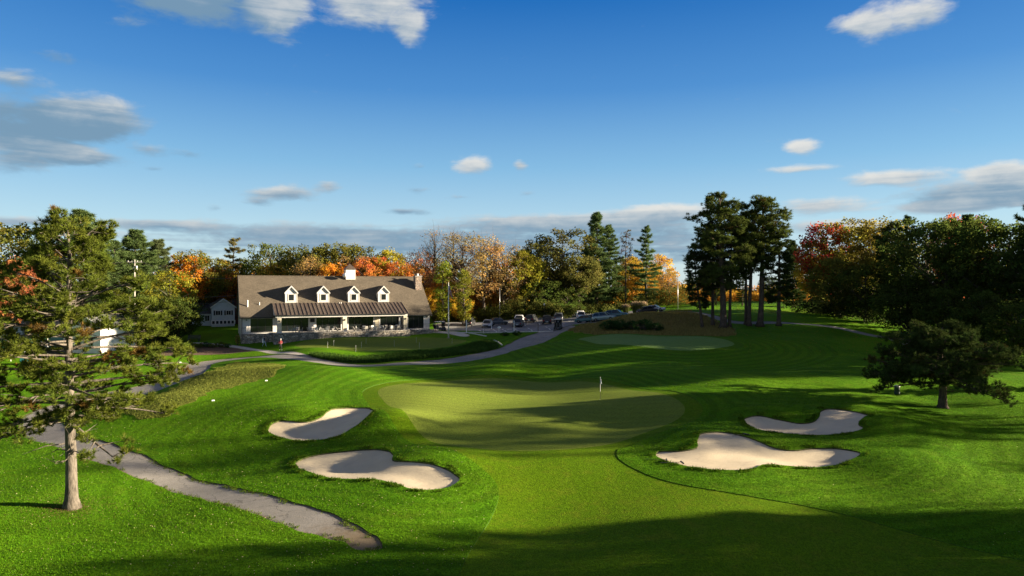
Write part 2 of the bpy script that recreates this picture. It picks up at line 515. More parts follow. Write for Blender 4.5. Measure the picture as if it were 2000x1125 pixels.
L_PATH = wpoly([(745, 1076), (700, 1057), (600, 1021), (500, 984), (400, 946), (300, 912), (200, 882), (115, 852), (78, 832), (88, 812), (130, 795), (220, 776), (300, 752), (360, 730), (385, 711), (430, 702), (490, 699), (560, 701), (640, 708), (720, 713), (800, 712), (880, 706), (950, 694), (1005, 677), (1045, 662), (1085, 647), (1100, 640)], 2, False)
W_PATH = [0.05, .7, 1.2, 1.25, 1.25, 1.28, 1.32, 1.4, 1.7, 2.0, 2.2, 3.2, 3.2, 2.6, 2.2, 1.8, 1.5, 1.4, 1.35, 1.35, 1.4, 1.6, 2.0, 2.6, 2.8, 2.6, 2.6]
L_WALK = wpoly([(250, 672), (330, 672), (420, 673), (470, 675), (510, 683), (550, 692), (590, 700), (615, 705)], 2, False)
L_RPATH = wpoly([(1300, 612), (1350, 611), (1385, 617), (1430, 631), (1500, 630), (1560, 631), (1640, 641), (1700, 653), (1745, 663), (1780, 672), (1830, 690)], 2, False)
P_LOT = wpoly([(845, 640), (895, 650), (985, 649), (1075, 647), (1100, 641), (1125, 634), (1170, 630), (1230, 622), (1290, 610), (1310, 605), (1200, 609), (1100, 617), (1000, 626), (930, 629), (850, 634)], 1)
L_CONC = wpoly([(838, 644), (870, 651), (905, 657.5)], 1, False)
P_NATL = wpoly([(250, 800), (330, 765), (395, 728), (450, 711), (530, 711), (566, 720), (545, 736), (480, 752), (420, 770), (380, 795), (310, 822), (250, 828)])
P_MOUND = wpoly([(1098, 650), (1130, 634), (1180, 631), (1240, 622), (1300, 609), (1350, 608), (1385, 622), (1428, 638), (1440, 650), (1420, 660), (1370, 656), (1250, 653), (1160, 653)])
P_MULCH = wpoly([(300, 690), (370, 677), (440, 675), (490, 680), (495, 686), (440, 690), (380, 694), (310, 700)])
P_BANK = wpoly([(600, 697), (680, 699), (760, 697), (840, 691), (900, 683), (935, 673), (960, 668), (978, 674), (960, 686), (900, 697), (820, 706), (740, 708.5), (660, 706), (612, 703)])

_rs = np.random.RandomState(5)
_WV = [(_rs.uniform(0, 2 * math.pi), 2 * math.pi / _rs.uniform(9, 34), _rs.uniform(0, 6.3), _rs.uniform(.03, .075)) for _ in range(14)]
# low mounds and hollows of the course: pixel they sit under, radius, height
_MND = [(ray(a, b), r1, r2, h) for a, b, r1, r2, h in [
    (760, 832, 3.5, 3.5, .75), (845, 895, 4.5, 3.2, .65), (590, 815, 3.2, 2.0, .45), (520, 800, 7, 6, .5), (610, 728, 6, 4.5, .75), (680, 734, 4, 3.0, .2), (470, 900, 7, 4, -.3),
    (1540, 812, 4.0, 2.3, .5), (1345, 852, 3.6, 3.0, .3), (1550, 868, 5, 1.6, .25), (1745, 845, 4.5, 3.5, .9), (1420, 795, 6, 4, .45), (1640, 800, 5, 3, .4), (1750, 905, 5, 3, .45), (1380, 770, 8, 4, .35),
    (1250, 735, 10, 5, .4), (1000, 722, 12, 3, .45), (1490, 740, 12, 5, .4), (1250, 630, 9, 5, .9), (1210, 640, 7, 4, .6), (1050, 950, 9, 5, -.15), (930, 800, 8, 5, .15), (1150, 810, 8, 5, -.15), (300, 800, 5, 4, .35), (480, 728, 6, 5, .5)]]
def ground_z(x, y):
    x = np.asarray(x, float); y = np.asarray(y, float)
    z = base_z(x, y)
    near = 1 - sstep(np.hypot(x, y - 80), 90, 150)
    for a, k, ph, am in _WV:
        z = z + am * near * np.sin((x * math.cos(a) + y * math.sin(a)) * k + ph)
    for (cx, cyy), r1, r2, h in _MND:
        z = z + 1.25 * h * np.exp(-((x - cx) / r1) ** 2 - ((y - cyy) / r2) ** 2)
    return z
def plateau(x, y, z):
    s = sdf(x, y, P_PUTT)
    return z + 0.45 * sstep(s, -5.0, -0.5) * (s > -13.9)
def gz(x, y):
    x = np.atleast_1d(np.asarray(x, float)); y = np.atleast_1d(np.asarray(y, float))
    return plateau(x, y, ground_z(x, y))
def gz1(x, y):
    return float(gz(x, y)[0])
def at(px, py):
    """ground point under a pixel"""
    x, y = ray(px, py, gz)
    return Vector((x, y, gz1(x, y)))
def atD(px, D):
    x = (px - 1000) / FPX * D
    return Vector((x, D, gz1(x, D)))

def _axis(segs):
    out = [segs[0][0]]
    for a, b, s0, s1 in segs:
        p = a
        while p < b - 1e-6:
            f = (p - a) / (b - a)
            p = min(b, p + s0 + (s1 - s0) * f)
            out.append(p)
    return np.array(out)
gx = _axis([(-1600, -200, 200, 40), (-200, -90, 20, 2.5), (-90, -48, 1.4, .6), (-48, 48, .34, .34), (48, 95, .5, 1.8), (95, 200, 3, 20), (200, 1600, 40, 200)])
gy = _axis([(-60, 24, 8, 1.0), (24, 30, .5, .33), (30, 70, .3, .3), (70, 135, .34, .6), (135, 200, .9, 3), (200, 330, 5, 15), (330, 2200, 30, 200)])
GX, GY = np.meshgrid(gx, gy)
vx = GX.ravel(); vy = GY.ravel()
vz = gz(vx, vy)
_nx, _ny = len(gx), len(gy)
_i = (np.arange(_ny - 1)[:, None] * _nx + np.arange(_nx - 1)[None, :]).ravel()
TRI = np.concatenate([np.c_[_i, _i + 1, _i + _nx + 1], np.c_[_i, _i + _nx + 1, _i + _nx]])

def wob(x, y, amp, s, seed=0):
    r = np.random.RandomState(seed)
    o = np.zeros(x.shape)
    for _ in range(6):
        a = r.uniform(0, 6.28); k = s * r.uniform(.6, 2.2)
        o += np.sin((x * math.cos(a) + y * math.sin(a)) * k + r.uniform(0, 6.28))
    return o * amp / 2.5
ZN = ['bunk0', 'bunk1', 'bunk2', 'bunk3', 'lot', 'path', 'walk', 'rpath', 'conc', 'mulch', 'green', 'fair', 'putt', 'green2', 'collar2', 'leftg', 'tee', 'natl', 'mound', 'bank']
sg = sdf(vx, vy, P_GREEN); sg2 = sdf(vx, vy, P_GREEN2); sp = sdf(vx, vy, P_PUTT)
w1 = wob(vx, vy, .10, 1.6, 1); w2 = wob(vx, vy, .07, 2.6, 2)
FZ = np.stack([sdf(vx, vy, b) + w2 * 0.6 for b in BUNK] + [
    sdf(vx, vy, P_LOT), sdf_line(vx, vy, L_PATH, W_PATH) + w1 * (1 + 1.5 * sstep(-vy, -37, -33.5)), sdf_line(vx, vy, L_WALK, .75), sdf_line(vx, vy, L_RPATH, 1.0) + w2 * .5, sdf_line(vx, vy, L_CONC, 1.2), sdf(vx, vy, P_MULCH) + w1 * 2,
    sg, np.maximum(sg + 1.5, sdf(vx, vy, P_FAIR)), sp, sg2, sg2 + 1.3, sdf(vx, vy, P_LEFTG), sdf(vx, vy, P_TEE), sdf(vx, vy, P_NATL) + w1 * 5, sdf(vx, vy, P_MOUND) + w1 * 4, sdf(vx, vy, P_BANK) + w1 * 2], 1)
# distance from the green, bunkers and path edge: the mower follows these lines
MOW = np.maximum.reduce([FZ[:, 0], FZ[:, 1], FZ[:, 2], FZ[:, 3], sg + 1.5, sg2 + 1.3])
VX = [vx]; VY = [vy]; VZ = [vz]
class Surf:
    pass
S = Surf()
S.P = np.c_[vx, vy, vz]; S.F = FZ; S.mow = MOW

def split(tris, zi):
    """cut triangles along the zero line of zone zi -> (inside, outside)"""
    f = S.F[:, zi]
    pos = f[tris] > 0
    c = pos.sum(1)
    ins = [tris[c == 3]]; outs = [tris[c == 0]]
    mixed = tris[(c > 0) & (c < 3)]
    newP = []; newF = []; newM = []; cache = {}
    base = len(S.P)
    ti = []; to = []
    def cut(a, b):
        key = (a, b) if a < b else (b, a)
        if key in cache: return cache[key]
        t = f[key[0]] / (f[key[0]] - f[key[1]])
        newP.append(S.P[key[0]] * (1 - t) + S.P[key[1]] * t)
        r = S.F[key[0]] * (1 - t) + S.F[key[1]] * t
        r[zi] = 0.0
        newF.append(r); newM.append(S.mow[key[0]] * (1 - t) + S.mow[key[1]] * t)
        cache[key] = base + len(newP) - 1
        return cache[key]
    for tr in mixed.tolist():
        p = [f[i] > 0 for i in tr]
        one = 0
        single = (sum(p) == 1)
        for k in range(3):
            if p[k] == single: one = k
        a, b, cc = tr[one], tr[(one + 1) % 3], tr[(one + 2) % 3]
        ab = cut(a, b); ac = cut(a, cc)
        (ti if single else to).append((a, ab, ac))
        (to if single else ti).extend([(ab, b, cc), (ab, cc, ac)])
    if newP:
        S.P = np.vstack([S.P, np.array(newP)]); S.F = np.vstack([S.F, np.array(newF)]); S.mow = np.r_[S.mow, np.array(newM)]
    if ti: ins.append(np.array(ti))
    if to: outs.append(np.array(to))
    return np.vstack(ins), np.vstack(outs)

ZT = {}
_rest = TRI
for _k, _nm in enumerate(ZN):
    ZT[_nm], _rest = split(_rest, _k)
ZT['rough'] = _rest

def zone_object(name, key, mat, drop=0.0, shape=None, skirt_mat=None, skirt_name='edge', label=None):
    tr = ZT[key]
    idx, inv = np.unique(tr, return_inverse=True)
    F = inv.reshape(-1, 3)
    P = S.P[idx].copy()
    top = P.copy()
    if shape is not None:
        P[:, 2] -= shape(S.F[idx, ZN.index(key)], P)
    P[:, 2] -= drop
    me = np_mesh(name, P, F, {'mow': S.mow[idx], 'edge': S.F[idx, ZN.index(key)] if key in ZN else S.mow[idx]}, smooth=True)
    o = link_mesh(name, me, mat)
    tag(o, label, kind='structure')
    if skirt_mat is not None:
        E = np.vstack([F[:, [0, 1]], F[:, [1, 2]], F[:, [2, 0]]])
        Es = np.sort(E, 1)
        u, first, cnt = np.unique(Es[:, 0].astype(np.int64) * (len(P) + 1) + Es[:, 1], return_index=True, return_counts=True)
        be = E[first[cnt == 1]]
        if key == 'fair':      # no step where the fairway meets the putting surface
            g_ = np.abs(S.F[idx, ZN.index('green')])
            be = be[~((g_[be[:, 0]] < 1e-6) & (g_[be[:, 1]] < 1e-6))]
        n = len(be)
        V = np.vstack([P[be[:, 0]], P[be[:, 1]], top[be[:, 1]], top[be[:, 0]]])
        V[:2 * n, 2] -= 0.02
        q = np.c_[np.arange(n), np.arange(n) + n, np.arange(n) + 2 * n, np.arange(n) + 3 * n]
        link_mesh(skirt_name, np_mesh(skirt_name, V, q), skirt_mat, o)
    return o

# ------------------------------------------------------------------ ground materials
def turf(name, c1, c2, c3, fine=28.0, bump=0.5, mow=0.0, mow_len=1.9, stripes=None, bright=1.0, patch=0.22):
    m, N, out = mat_base(name)
    bs = N.n('ShaderNodeBsdfPrincipled')
    tc = N.n('ShaderNodeTexCoord').outputs['Object']
    big = N.noise(tc, 0.11, 4, 0.6)
    mid = N.noise(tc, 0.9, 4, 0.65)
    mp = N.n('ShaderNodeMapping'); mp.inputs['Scale'].default_value = (1.0, 0.55, 1.0); N.link(tc, mp.inputs[0])
    fin = N.noise(mp.outputs[0], fine, 3, 0.75)
    fin2 = N.noise(tc, fine * .28, 3, 0.7)
    c = N.mix(N.ss(big, 0.32, 0.68), c1, c2)
    c = N.mix(N.m('MULTIPLY', N.ss(mid, 0.45, 0.75), patch * 2), c, c3)
    if mow:
        at_ = N.n('ShaderNodeAttribute', attribute_name='mow').outputs['Fac']
        wv = N.m('SINE', N.m('MULTIPLY', N.m('ADD', at_, N.m('MULTIPLY', big, 1.2)), 2 * math.pi / mow_len))
        f = N.ss(wv, -0.5, 0.5, 1.0 - mow, 1.0 + mow)
        c = N.mix(1.0, c, N.xyz(f, f, f), 'MULTIPLY')
    if stripes:
        ang, wid, amt = stripes
        sp_ = N.n('ShaderNodeSeparateXYZ'); N.link(tc, sp_.inputs[0])
        u = N.m('ADD', N.m('MULTIPLY', sp_.outputs[0], math.cos(R(ang))), N.m('MULTIPLY', sp_.outputs[1], math.sin(R(ang))))
        wv = N.m('SINE', N.m('MULTIPLY', N.m('ADD', u, N.m('MULTIPLY', mid, .15)), math.pi / wid))
        f = N.ss(wv, -0.25, 0.25, 1.0 - amt, 1.0 + amt)
        c = N.mix(1.0, c, N.xyz(f, f, f), 'MULTIPLY')
    g = N.m('MULTIPLY', N.ss(fin, 0.25, 0.75, 0.5, 1.5), N.ss(fin2, 0.3, 0.7, 0.86, 1.14))
    c = N.mix(1.0, c, N.xyz(g, g, g), 'MULTIPLY')
    N.link(c, bs.inputs['Base Color'])
    bs.inputs['Roughness'].default_value = 0.85
    bs.inputs['Specular IOR Level'].default_value = 0.03
    bs.inputs['Sheen Weight'].default_value = 0.0
    b = N.n('ShaderNodeBump'); b.inputs['Strength'].default_value = bump; b.inputs['Distance'].default_value = 0.05
    N.link(N.m('ADD', fin, N.m('MULTIPLY', fin2, 1.0)), b.inputs['Height']); N.link(b.outputs[0], bs.inputs['Normal'])
    N.link(bs.outputs[0], out.inputs[0])
    return m
M_ROUGH = turf('rough_turf', (.054, .152, .004), (.080, .184, .005), (.115, .17, .013), 13, 1.0, 0.12, 1.5)
M_FAIR = turf('fairway_turf', (.072, .150, .003), (.092, .172, .004), (.115, .170, .008), 15, 0.6, 0, 2, patch=.45)
M_GREEN = turf('green_turf', (.142, .20, .027), (.16, .212, .032), (.178, .21, .04), 20, 0.3, 0, 2, stripes=(80, .6, .035), patch=.15)
M_GREEN2 = turf('second_green_turf', (.135, .235, .06), (.15, .25, .07), (.17, .25, .08), 20, 0.3, 0, 2, stripes=(40, .6, .035), patch=.15)
M_COLLAR = turf('collar_turf', (.060, .142, .005), (.075, .158, .006), (.088, .155, .010), 34, 0.3)
M_NATIVE = turf('native_grass', (.12, .16, .02), (.16, .18, .035), (.22, .20, .07), 14, 1.0, patch=.4)
M_DRY = turf('dry_grass', (.22, .20, .06), (.27, .20, .08), (.30, .17, .065), 12, 1.0, patch=.4)
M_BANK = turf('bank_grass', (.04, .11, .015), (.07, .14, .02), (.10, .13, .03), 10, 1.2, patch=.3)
M_MULCH = simple('mulch', (.14, .085, .05), .95, var=.3, scale=8, bump=1.0, bscale=18)
M_SOIL = simple('turf_edge', (.075, .085, .025), .95, var=.35, scale=6, bump=.8, bscale=30)
M_TURFEDGE = simple('turf_step', (.05, .12, .012), .95, var=.3, scale=6)

def sand_material():
    m, N, out = mat_base('bunker_sand')
    bs = N.n('ShaderNodeBsdfPrincipled')
    tc = N.n('ShaderNodeTexCoord').outputs['Object']
    big = N.noise(tc, 0.5, 4, 0.6)
    fin = N.noise(tc, 30, 3, 0.7)
    c = N.mix(N.ss(big, .3, .7), (.63, .55, .39), (.71, .62, .445))
    damp = N.noise(tc, 1.1, 4, .65)
    c = N.mix(N.ss(damp, .52, .72, 0, .45), c, (.50, .43, .32))
    c = N.mix(N.ss(fin, .2, .8, 0, .35), c, (.52, .42, .32))
    N.link(c, bs.inputs['Base Color'])
    bs.inputs['Roughness'].default_value = .95
    bs.inputs['Specular IOR Level'].default_value = .1
    ed = N.n('ShaderNodeAttribute', attribute_name='edge').outputs['Fac']
    rake = N.m('SINE', N.m('MULTIPLY', N.m('ADD', ed, N.m('MULTIPLY', big, 1.6)), 34.0))
    b = N.n('ShaderNodeBump'); b.inputs['Strength'].default_value = .35; b.inputs['Distance'].default_value = .03
    N.link(N.m('ADD', N.m('MULTIPLY', rake, .2), N.m('MULTIPLY', fin, 1.6)), b.inputs['Height']); N.link(b.outputs[0], bs.inputs['Normal'])
    N.link(bs.outputs[0], out.inputs[0])
    return m
M_SAND = sand_material()

def pave(name, c1, c2, c3, crack=True, gravel=26.0, dirt_at=None):
    m, N, out = mat_base(name)
    bs = N.n('ShaderNodeBsdfPrincipled')
    tc = N.n('ShaderNodeTexCoord').outputs['Object']
    big = N.noise(tc, 0.35, 5, 0.65)
    mid = N.noise(tc, 2.2, 5, 0.7)
    fin = N.noise(tc, gravel, 3, 0.8)
    c = N.mix(N.ss(big, .35, .65), c1, c2)
    c = N.mix(N.ss(mid, .52, .72, 0, .7), c, c3)
    g = N.ss(fin, .25, .75, .7, 1.3)
    c = N.mix(1.0, c, N.xyz(g, g, g), 'MULTIPLY')
    if crack:
        vo = N.n('ShaderNodeTexVoronoi', feature='DISTANCE_TO_EDGE'); vo.inputs['Scale'].default_value = .38
        ds = N.n('ShaderNodeVectorMath', operation='ADD'); N.link(tc, ds.inputs[0])
        nz = N.n('ShaderNodeTexNoise'); nz.inputs['Scale'].default_value = 1.3; nz.inputs['Detail'].default_value = 4; N.link(tc, nz.inputs['Vector'])
        N.link(nz.outputs[1], ds.inputs[1]); N.link(ds.outputs[0], vo.inputs['Vector'])
        c = N.mix(N.ss(vo.outputs['Distance'], .012, .0, 0, .6), c, (.05, .05, .045))
    ed = N.n('ShaderNodeAttribute', attribute_name='edge').outputs['Fac']
    rim = N.m('ADD', ed, N.m('MULTIPLY', N.m('SUBTRACT', mid, .5), .9))
    c = N.mix(N.ss(rim, .28, .0, 0, .85), c, (.20, .15, .09))
    if dirt_at is not None:
        # the asphalt runs out into bare trodden soil at this end
        ds_ = N.n('ShaderNodeVectorMath', operation='DISTANCE'); N.link(tc, ds_.inputs[0]); ds_.inputs[1].default_value = dirt_at
        dd = N.m('ADD', ds_.outputs['Value'], N.m('MULTIPLY', N.m('SUBTRACT', mid, .5), 5.0))
        c = N.mix(N.ss(dd, 6.0, 1.5, 0, .95), c, N.mix(N.ss(fin, .3, .7), (.15, .115, .07), (.23, .18, .11)))
    N.link(c, bs.inputs['Base Color'])
    bs.inputs['Roughness'].default_value = .9
    bs.inputs['Specular IOR Level'].default_value = .2
    b = N.n('ShaderNodeBump'); b.inputs['Strength'].default_value = .5; b.inputs['Distance'].default_value = .02
    N.link(N.m('ADD', fin, mid), b.inputs['Height']); N.link(b.outputs[0], bs.inputs['Normal'])
    N.link(bs.outputs[0], out.inputs[0])
    return m
M_PATH = pave('cart_path_asphalt', (.235, .225, .205), (.295, .28, .255), (.25, .225, .19), True, 18.0, (float(L_PATH[0][0]), float(L_PATH[0][1]), .2))
M_RPATH = pave('far_path_asphalt', (.20, .20, .19), (.25, .25, .24), (.22, .20, .17), False)
M_LOT = pave('parking_asphalt', (.19, .195, .20), (.24, .24, .245), (.20, .20, .20), False, 14)
M_CONC = pave('concrete_walk', (.50, .47, .40), (.56, .52, .45), (.47, .43, .36), False, 14)

zone_object('ground', 'rough', M_ROUGH, label='mown rough turf rolling over the course and out to the woods')
def bowl(s, P):
    t = sstep(s, 0.0, 2.2)
    return 0.10 + 0.18 * t
for _k, _lb in enumerate(['kidney shaped sand bunker nearest the left side of the main green', 'long two lobed sand bunker in the left foreground nearest the cart path',
                          'smaller upper sand bunker right of the green, near the low pine', 'large lower sand bunker with a notched grassy rim right of the fairway']):
    zone_object('sand_bunker', 'bunk%d' % _k, M_SAND, 0.0, bowl, M_SOIL, 'lip', _lb)
zone_object('cart_path', 'path', M_PATH, 0.05, None, M_SOIL, 'edge', 'weathered grey asphalt cart path curving from the left foreground round to the parking')
zone_object('walkway', 'walk', M_CONC, 0.0, None, None, 'edge', 'pale concrete walkway sloping down past the two golfers to the cart path')
zone_object('path', 'rpath', M_RPATH, 0.02, None, M_SOIL, 'edge', 'thin grey path crossing the slope below the right woods')
zone_object('pavement', 'conc', M_CONC, 0.0, None, None, 'edge', 'pale concrete apron between flagpole and clubhouse corner')
zone_object('parking_lot', 'lot', M_LOT, 0.04, None, M_SOIL, 'edge', 'dark asphalt parking lot behind the flagpole')
zone_object('mulch_bed', 'mulch', M_MULCH, 0.0, None, None, 'edge', 'brown mulch bed beside the pale walkway')
zone_object('putting_surface', 'green', M_GREEN, 0.03, None, None, 'edge', 'large pale main green in the middle with the white flag')
zone_object('fairway', 'fair', M_FAIR, 0.03, None, M_TURFEDGE, 'edge', 'bright mown fairway leading from the foreground up to the main green')
zone_object('practice_green', 'putt', M_GREEN, 0.0, None, None, 'edge', 'practice putting green in front of the stone terrace')
zone_object('second_green', 'green2', M_GREEN2, 0.0, None, None, 'edge', 'shaded oval green on the right slope below the dry mound')
zone_object('second_green_collar', 'collar2', M_COLLAR, 0.0, None, None, 'edge', 'darker collar ring round the shaded right green')
zone_object('left_lawn', 'leftg', M_COLLAR, 0.0, None, None, 'edge', 'smooth lawn behind the bench at left')
zone_object('far_tee', 'tee', M_FAIR, 0.0, None, None, 'edge', 'raised far tee lawn behind the tall pine grove')
zone_object('native_grass_slope', 'natl', M_NATIVE, 0.0, None, None, 'edge', 'pale unmown grass slope inside the bend of the cart path')
zone_object('dry_grass_mound', 'mound', M_DRY, 0.0, None, None, 'edge', 'tan dry grass mound between parking and the right green')
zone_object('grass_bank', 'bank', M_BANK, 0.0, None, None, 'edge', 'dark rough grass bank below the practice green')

# ------------------------------------------------------------------ trees
M_LEAF = leaf_material('leaf', 0.5, .6, 1.9)
M_NEEDLE = leaf_material('needle', 0.25, 0.5, 1.7)
M_BARK = bark_material('pine_bark', (.11, .085, .065), (.045, .036, .03))
M_BARKL = bark_material('hero_bark', (.155, .135, .11), (.05, .043, .036))
M_BARKD = bark_material('oak_bark', (.12, .10, .08), (.045, .038, .03))

def rnd_unit(rs, n):
    v = rs.normal(size=(n, 3))
    return v / (np.linalg.norm(v, axis=1, keepdims=True) + 1e-9)

def leaf_mesh(name, P, size, tint, hue, rs, up=0.35, aspect=.62):
    """P (n,3) leaf positions -> folded diamond leaves"""
    n = len(P)
    nrm = rnd_unit(rs, n); nrm[:, 2] += up
    nrm /= np.linalg.norm(nrm, axis=1, keepdims=True)
    a = np.cross(nrm, rnd_unit(rs, n)); a /= np.linalg.norm(a, axis=1, keepdims=True) + 1e-9
    b = np.cross(nrm, a)
    s = (size * rs.uniform(.6, 1.35, n))[:, None]
    V = np.stack([P - a * s * .5, P + b * s * .5 * aspect + nrm * s * .12, P + a * s * .5, P - b * s * .5 * aspect + nrm * s * .12], 1).reshape(-1, 3)
    F = np.arange(4 * n).reshape(-1, 4)
    return np_mesh(name, V, F, {'tint': np.repeat(tint, 4), 'hue': np.repeat(hue, 4)})

def needle_mesh(name, P, Dr, n_per, length, width, tint, hue, rs, spread=.85):
    """tufts at P pointing along Dr -> n_per needles each, one thin triangle a needle"""
    T = len(P)
    d = Dr[:, None, :] * .8 + rnd_unit(rs, T * n_per).reshape(T, n_per, 3) * spread
    d /= np.linalg.norm(d, axis=2, keepdims=True) + 1e-9
    L = length * rs.uniform(.6, 1.25, (T, n_per, 1))
    p0 = P[:, None, :] - Dr[:, None, :] * (rs.uniform(0, .6, (T, n_per, 1)) * length)
    side = np.cross(d, rnd_unit(rs, T * n_per).reshape(T, n_per, 3))
    side /= np.linalg.norm(side, axis=2, keepdims=True) + 1e-9
    w = width * rs.uniform(.7, 1.3, (T, n_per, 1))
    V = np.stack([p0 - side * w * .5, p0 + side * w * .5, p0 + d * L], 2).reshape(-1, 3)
    F = np.arange(3 * T * n_per).reshape(-1, 3)
    tt = np.repeat(np.clip(np.repeat(tint, n_per) + rs.normal(0, .08, T * n_per), 0, 1), 3)
    return np_mesh(name, V, F, {'tint': tt, 'hue': np.repeat(np.repeat(hue, n_per), 3)})

def curve_pts(a, c, b, n):
    t = np.linspace(0, 1, n)[:, None]
    return (1 - t) ** 2 * a + 2 * t * (1 - t) * c + t * t * b

def lump(rs):
    ks = [(rnd_unit(rs, 1)[0] * rs.uniform(1.5, 4.5), rs.uniform(0, 6.28)) for _ in range(7)]
    return lambda d: sum(np.sin(d @ k + p) for k, p in ks) / 7 ** .5

def broadleaf(seed, H=16., Rc=5.5, base=.22, nclump=215, per=42, leaf=.40, top=1.0, bare=0.0, crad=1.15, openness=0.0):
    """-> (trunk mesh, crown mesh)"""
    rs = np.random.RandomState(seed)
    cz = H * (base + (1 - base) * .52); ah = H * (1 - base) * .5
    lf = lump(rs)
    d = rnd_unit(rs, nclump)
    d[:, 2] = d[:, 2] * .95 + .08
    rad = (0.5 + 0.5 * rs.uniform(0, 1, nclump) ** .45) * (1 + .20 * lf(d))
    C = d * rad[:, None] * np.array([Rc, Rc, ah])
    zrel = C[:, 2] / ah
    C[:, :2] *= np.where(zrel > 0, 1 - .25 * np.clip(zrel, 0, 1) ** 2 * top, 1 - .25 * np.clip(-zrel, 0, 1))[:, None]
    C[:, 2] += cz
    C = C[C[:, 2] < H - .2]
    nclump = len(C)
    mb = MB()
    tr = .018 * H + .05
    lean = rs.uniform(-.5, .5, 2)
    tp = lambda z: np.array([lean[0] * (z / H) ** 1.5, lean[1] * (z / H) ** 1.5, z])
    zt = H * .86
    zz = np.linspace(0, zt, 8)
    mb.tube([tp(z) + np.array([rs.normal(0, .06), rs.normal(0, .06), 0]) * (z > .5) for z in zz], [tr * 1.45] + [tr * (1 - .88 * z / zt) + .015 for z in zz[1:]], 7)
    order = rs.permutation(nclump)[: int(46 + 60 * bare)]
    for i in order:
        c = C[i]
        r = np.hypot(c[0], c[1])
        z0 = np.clip(c[2] - r * rs.uniform(.6, 1.1), H * base * .8, zt * .97)
        a = tp(z0)
        m = (a + c) / 2 + np.array([0, 0, r * rs.uniform(-.05, .2)]) + rs.normal(0, .3, 3)
        r0 = tr * (1 - .88 * z0 / zt) * .55 + .02
        mb.tube(curve_pts(a, m, c, 5), np.linspace(r0, .018, 5), 4, False)
        if bare > 0:
            for _ in range(5):
                q = curve_pts(a, m, c, 9)[rs.randint(4, 9)]
                e = q + rnd_unit(rs, 1)[0] * rs.uniform(.7, 1.7) + np.array([0, 0, .7])
                mb.tube([q, (q + e) / 2 + rs.normal(0, .1, 3), e], [.025, .018, .008], 3, False)
    trunk = mb.mesh('trunk', smooth=True)
    n = nclump * per
    ci = np.repeat(np.arange(nclump), per)
    cr = rs.uniform(.65, 1.25, nclump) * crad
    off = rnd_unit(rs, n) * (rs.uniform(0, 1, n) ** .42)[:, None] * cr[ci][:, None] * np.array([1, 1, .72])
    P = C[ci] + off
    ct = np.clip(rs.normal(.5, .17, nclump), 0, 1)
    tint = np.clip(ct[ci] + rs.normal(0, .14, n), 0, 1)
    ch = np.clip(rs.normal(.5, .22, nclump), 0, 1)
    hue = np.clip(ch[ci] + rs.normal(0, .10, n), 0, 1)
    keep = rs.uniform(size=n) > bare
    crown = leaf_mesh('crown', P[keep], leaf, tint[keep], hue[keep], rs)
    return trunk, crown

def white_pine(seed, H=22., Rm=4.2, z0f=.12, whorl=.95, nb=5, dens=1.0, narrow=1.0, nlen=.42, ragged=.3):
    rs = np.random.RandomState(seed)
    mb = MB()
    tr = .014 * H + .06
    zz = np.linspace(0, H * .985, 9)
    bend = rs.normal(0, .12, (9, 2)); bend[0] = 0; bend[-1] *= .5
    tp = lambda z: np.array([np.interp(z, zz, bend[:, 0]), np.interp(z, zz, bend[:, 1]), z])
    mb.tube([tp(z) for z in zz], [tr * 1.3] + [tr * (1 - .93 * z / H) for z in zz[1:]], 7)
    P = []; Dv = []; T = []
    z = H * z0f
    while z < H * .975:
        f = (z - H * z0f) / (H * (1 - z0f))
        prof = (min(1, .45 + 2.2 * f) * (1 - f) ** .72 + .06) * narrow
        L0 = Rm * prof * (1.0 if rs.uniform() > ragged * .5 else .55)
        k = nb if f < .9 else nb + 1
        a0 = rs.uniform(0, 6.28)
        for j in range(k):
            if rs.uniform() < ragged * .4: continue
            az = a0 + 6.28 * j / k + rs.normal(0, .25)
            L = L0 * rs.uniform(.6, 1.25)
            el = np.interp(f, [0, .5, .85, 1], [-.05, .12, .45, 1.1]) + rs.normal(0, .1)
            h = np.array([math.cos(az), math.sin(az), 0.])
            a = tp(z)
            e = a + h * L * math.cos(el) + np.array([0, 0, L * math.sin(el) + .05 * L * L * .3])
            m = (a + e) / 2 + np.array([0, 0, -.05 * L])
            pts = curve_pts(a, m, e, 6)
            mb.tube(pts, np.linspace(tr * (1 - f) * .28 + .02, .012, 6), 4, False)
            s = np.array([-h[1], h[0], 0])
            nt = int((5 + 6.5 * L) * dens)
            for _ in range(nt):
                t = rs.uniform(.25, 1) ** .8
                w = (1 - t) * L * .42 + .22
                o = rs.uniform(-1, 1)
                q = curve_pts(a, m, e, 11)[int(t * 10)] + s * o * w + np.array([0, 0, rs.normal(.08, .14)])
                dd = h * .7 + s * o * .6 + np.array([0, 0, .45])
                P.append(q); Dv.append(dd / np.linalg.norm(dd)); T.append(.5 + .12 * (t - .5))
        z += whorl * rs.uniform(.75, 1.25) * (1 - .35 * f)
    P.append(tp(H * .97)); Dv.append(np.array([0, 0, 1.])); T.append(.5)
    P = np.array(P); Dv = np.array(Dv)
    tint = np.clip(np.array(T) + rs.normal(0, .16, len(P)), 0, 1)
    crown = needle_mesh('crown', P, Dv, 20, nlen, .075, tint, np.clip(rs.normal(.5, .15, len(P)), 0, 1), rs)
    return mb.mesh('trunk', smooth=True), crown

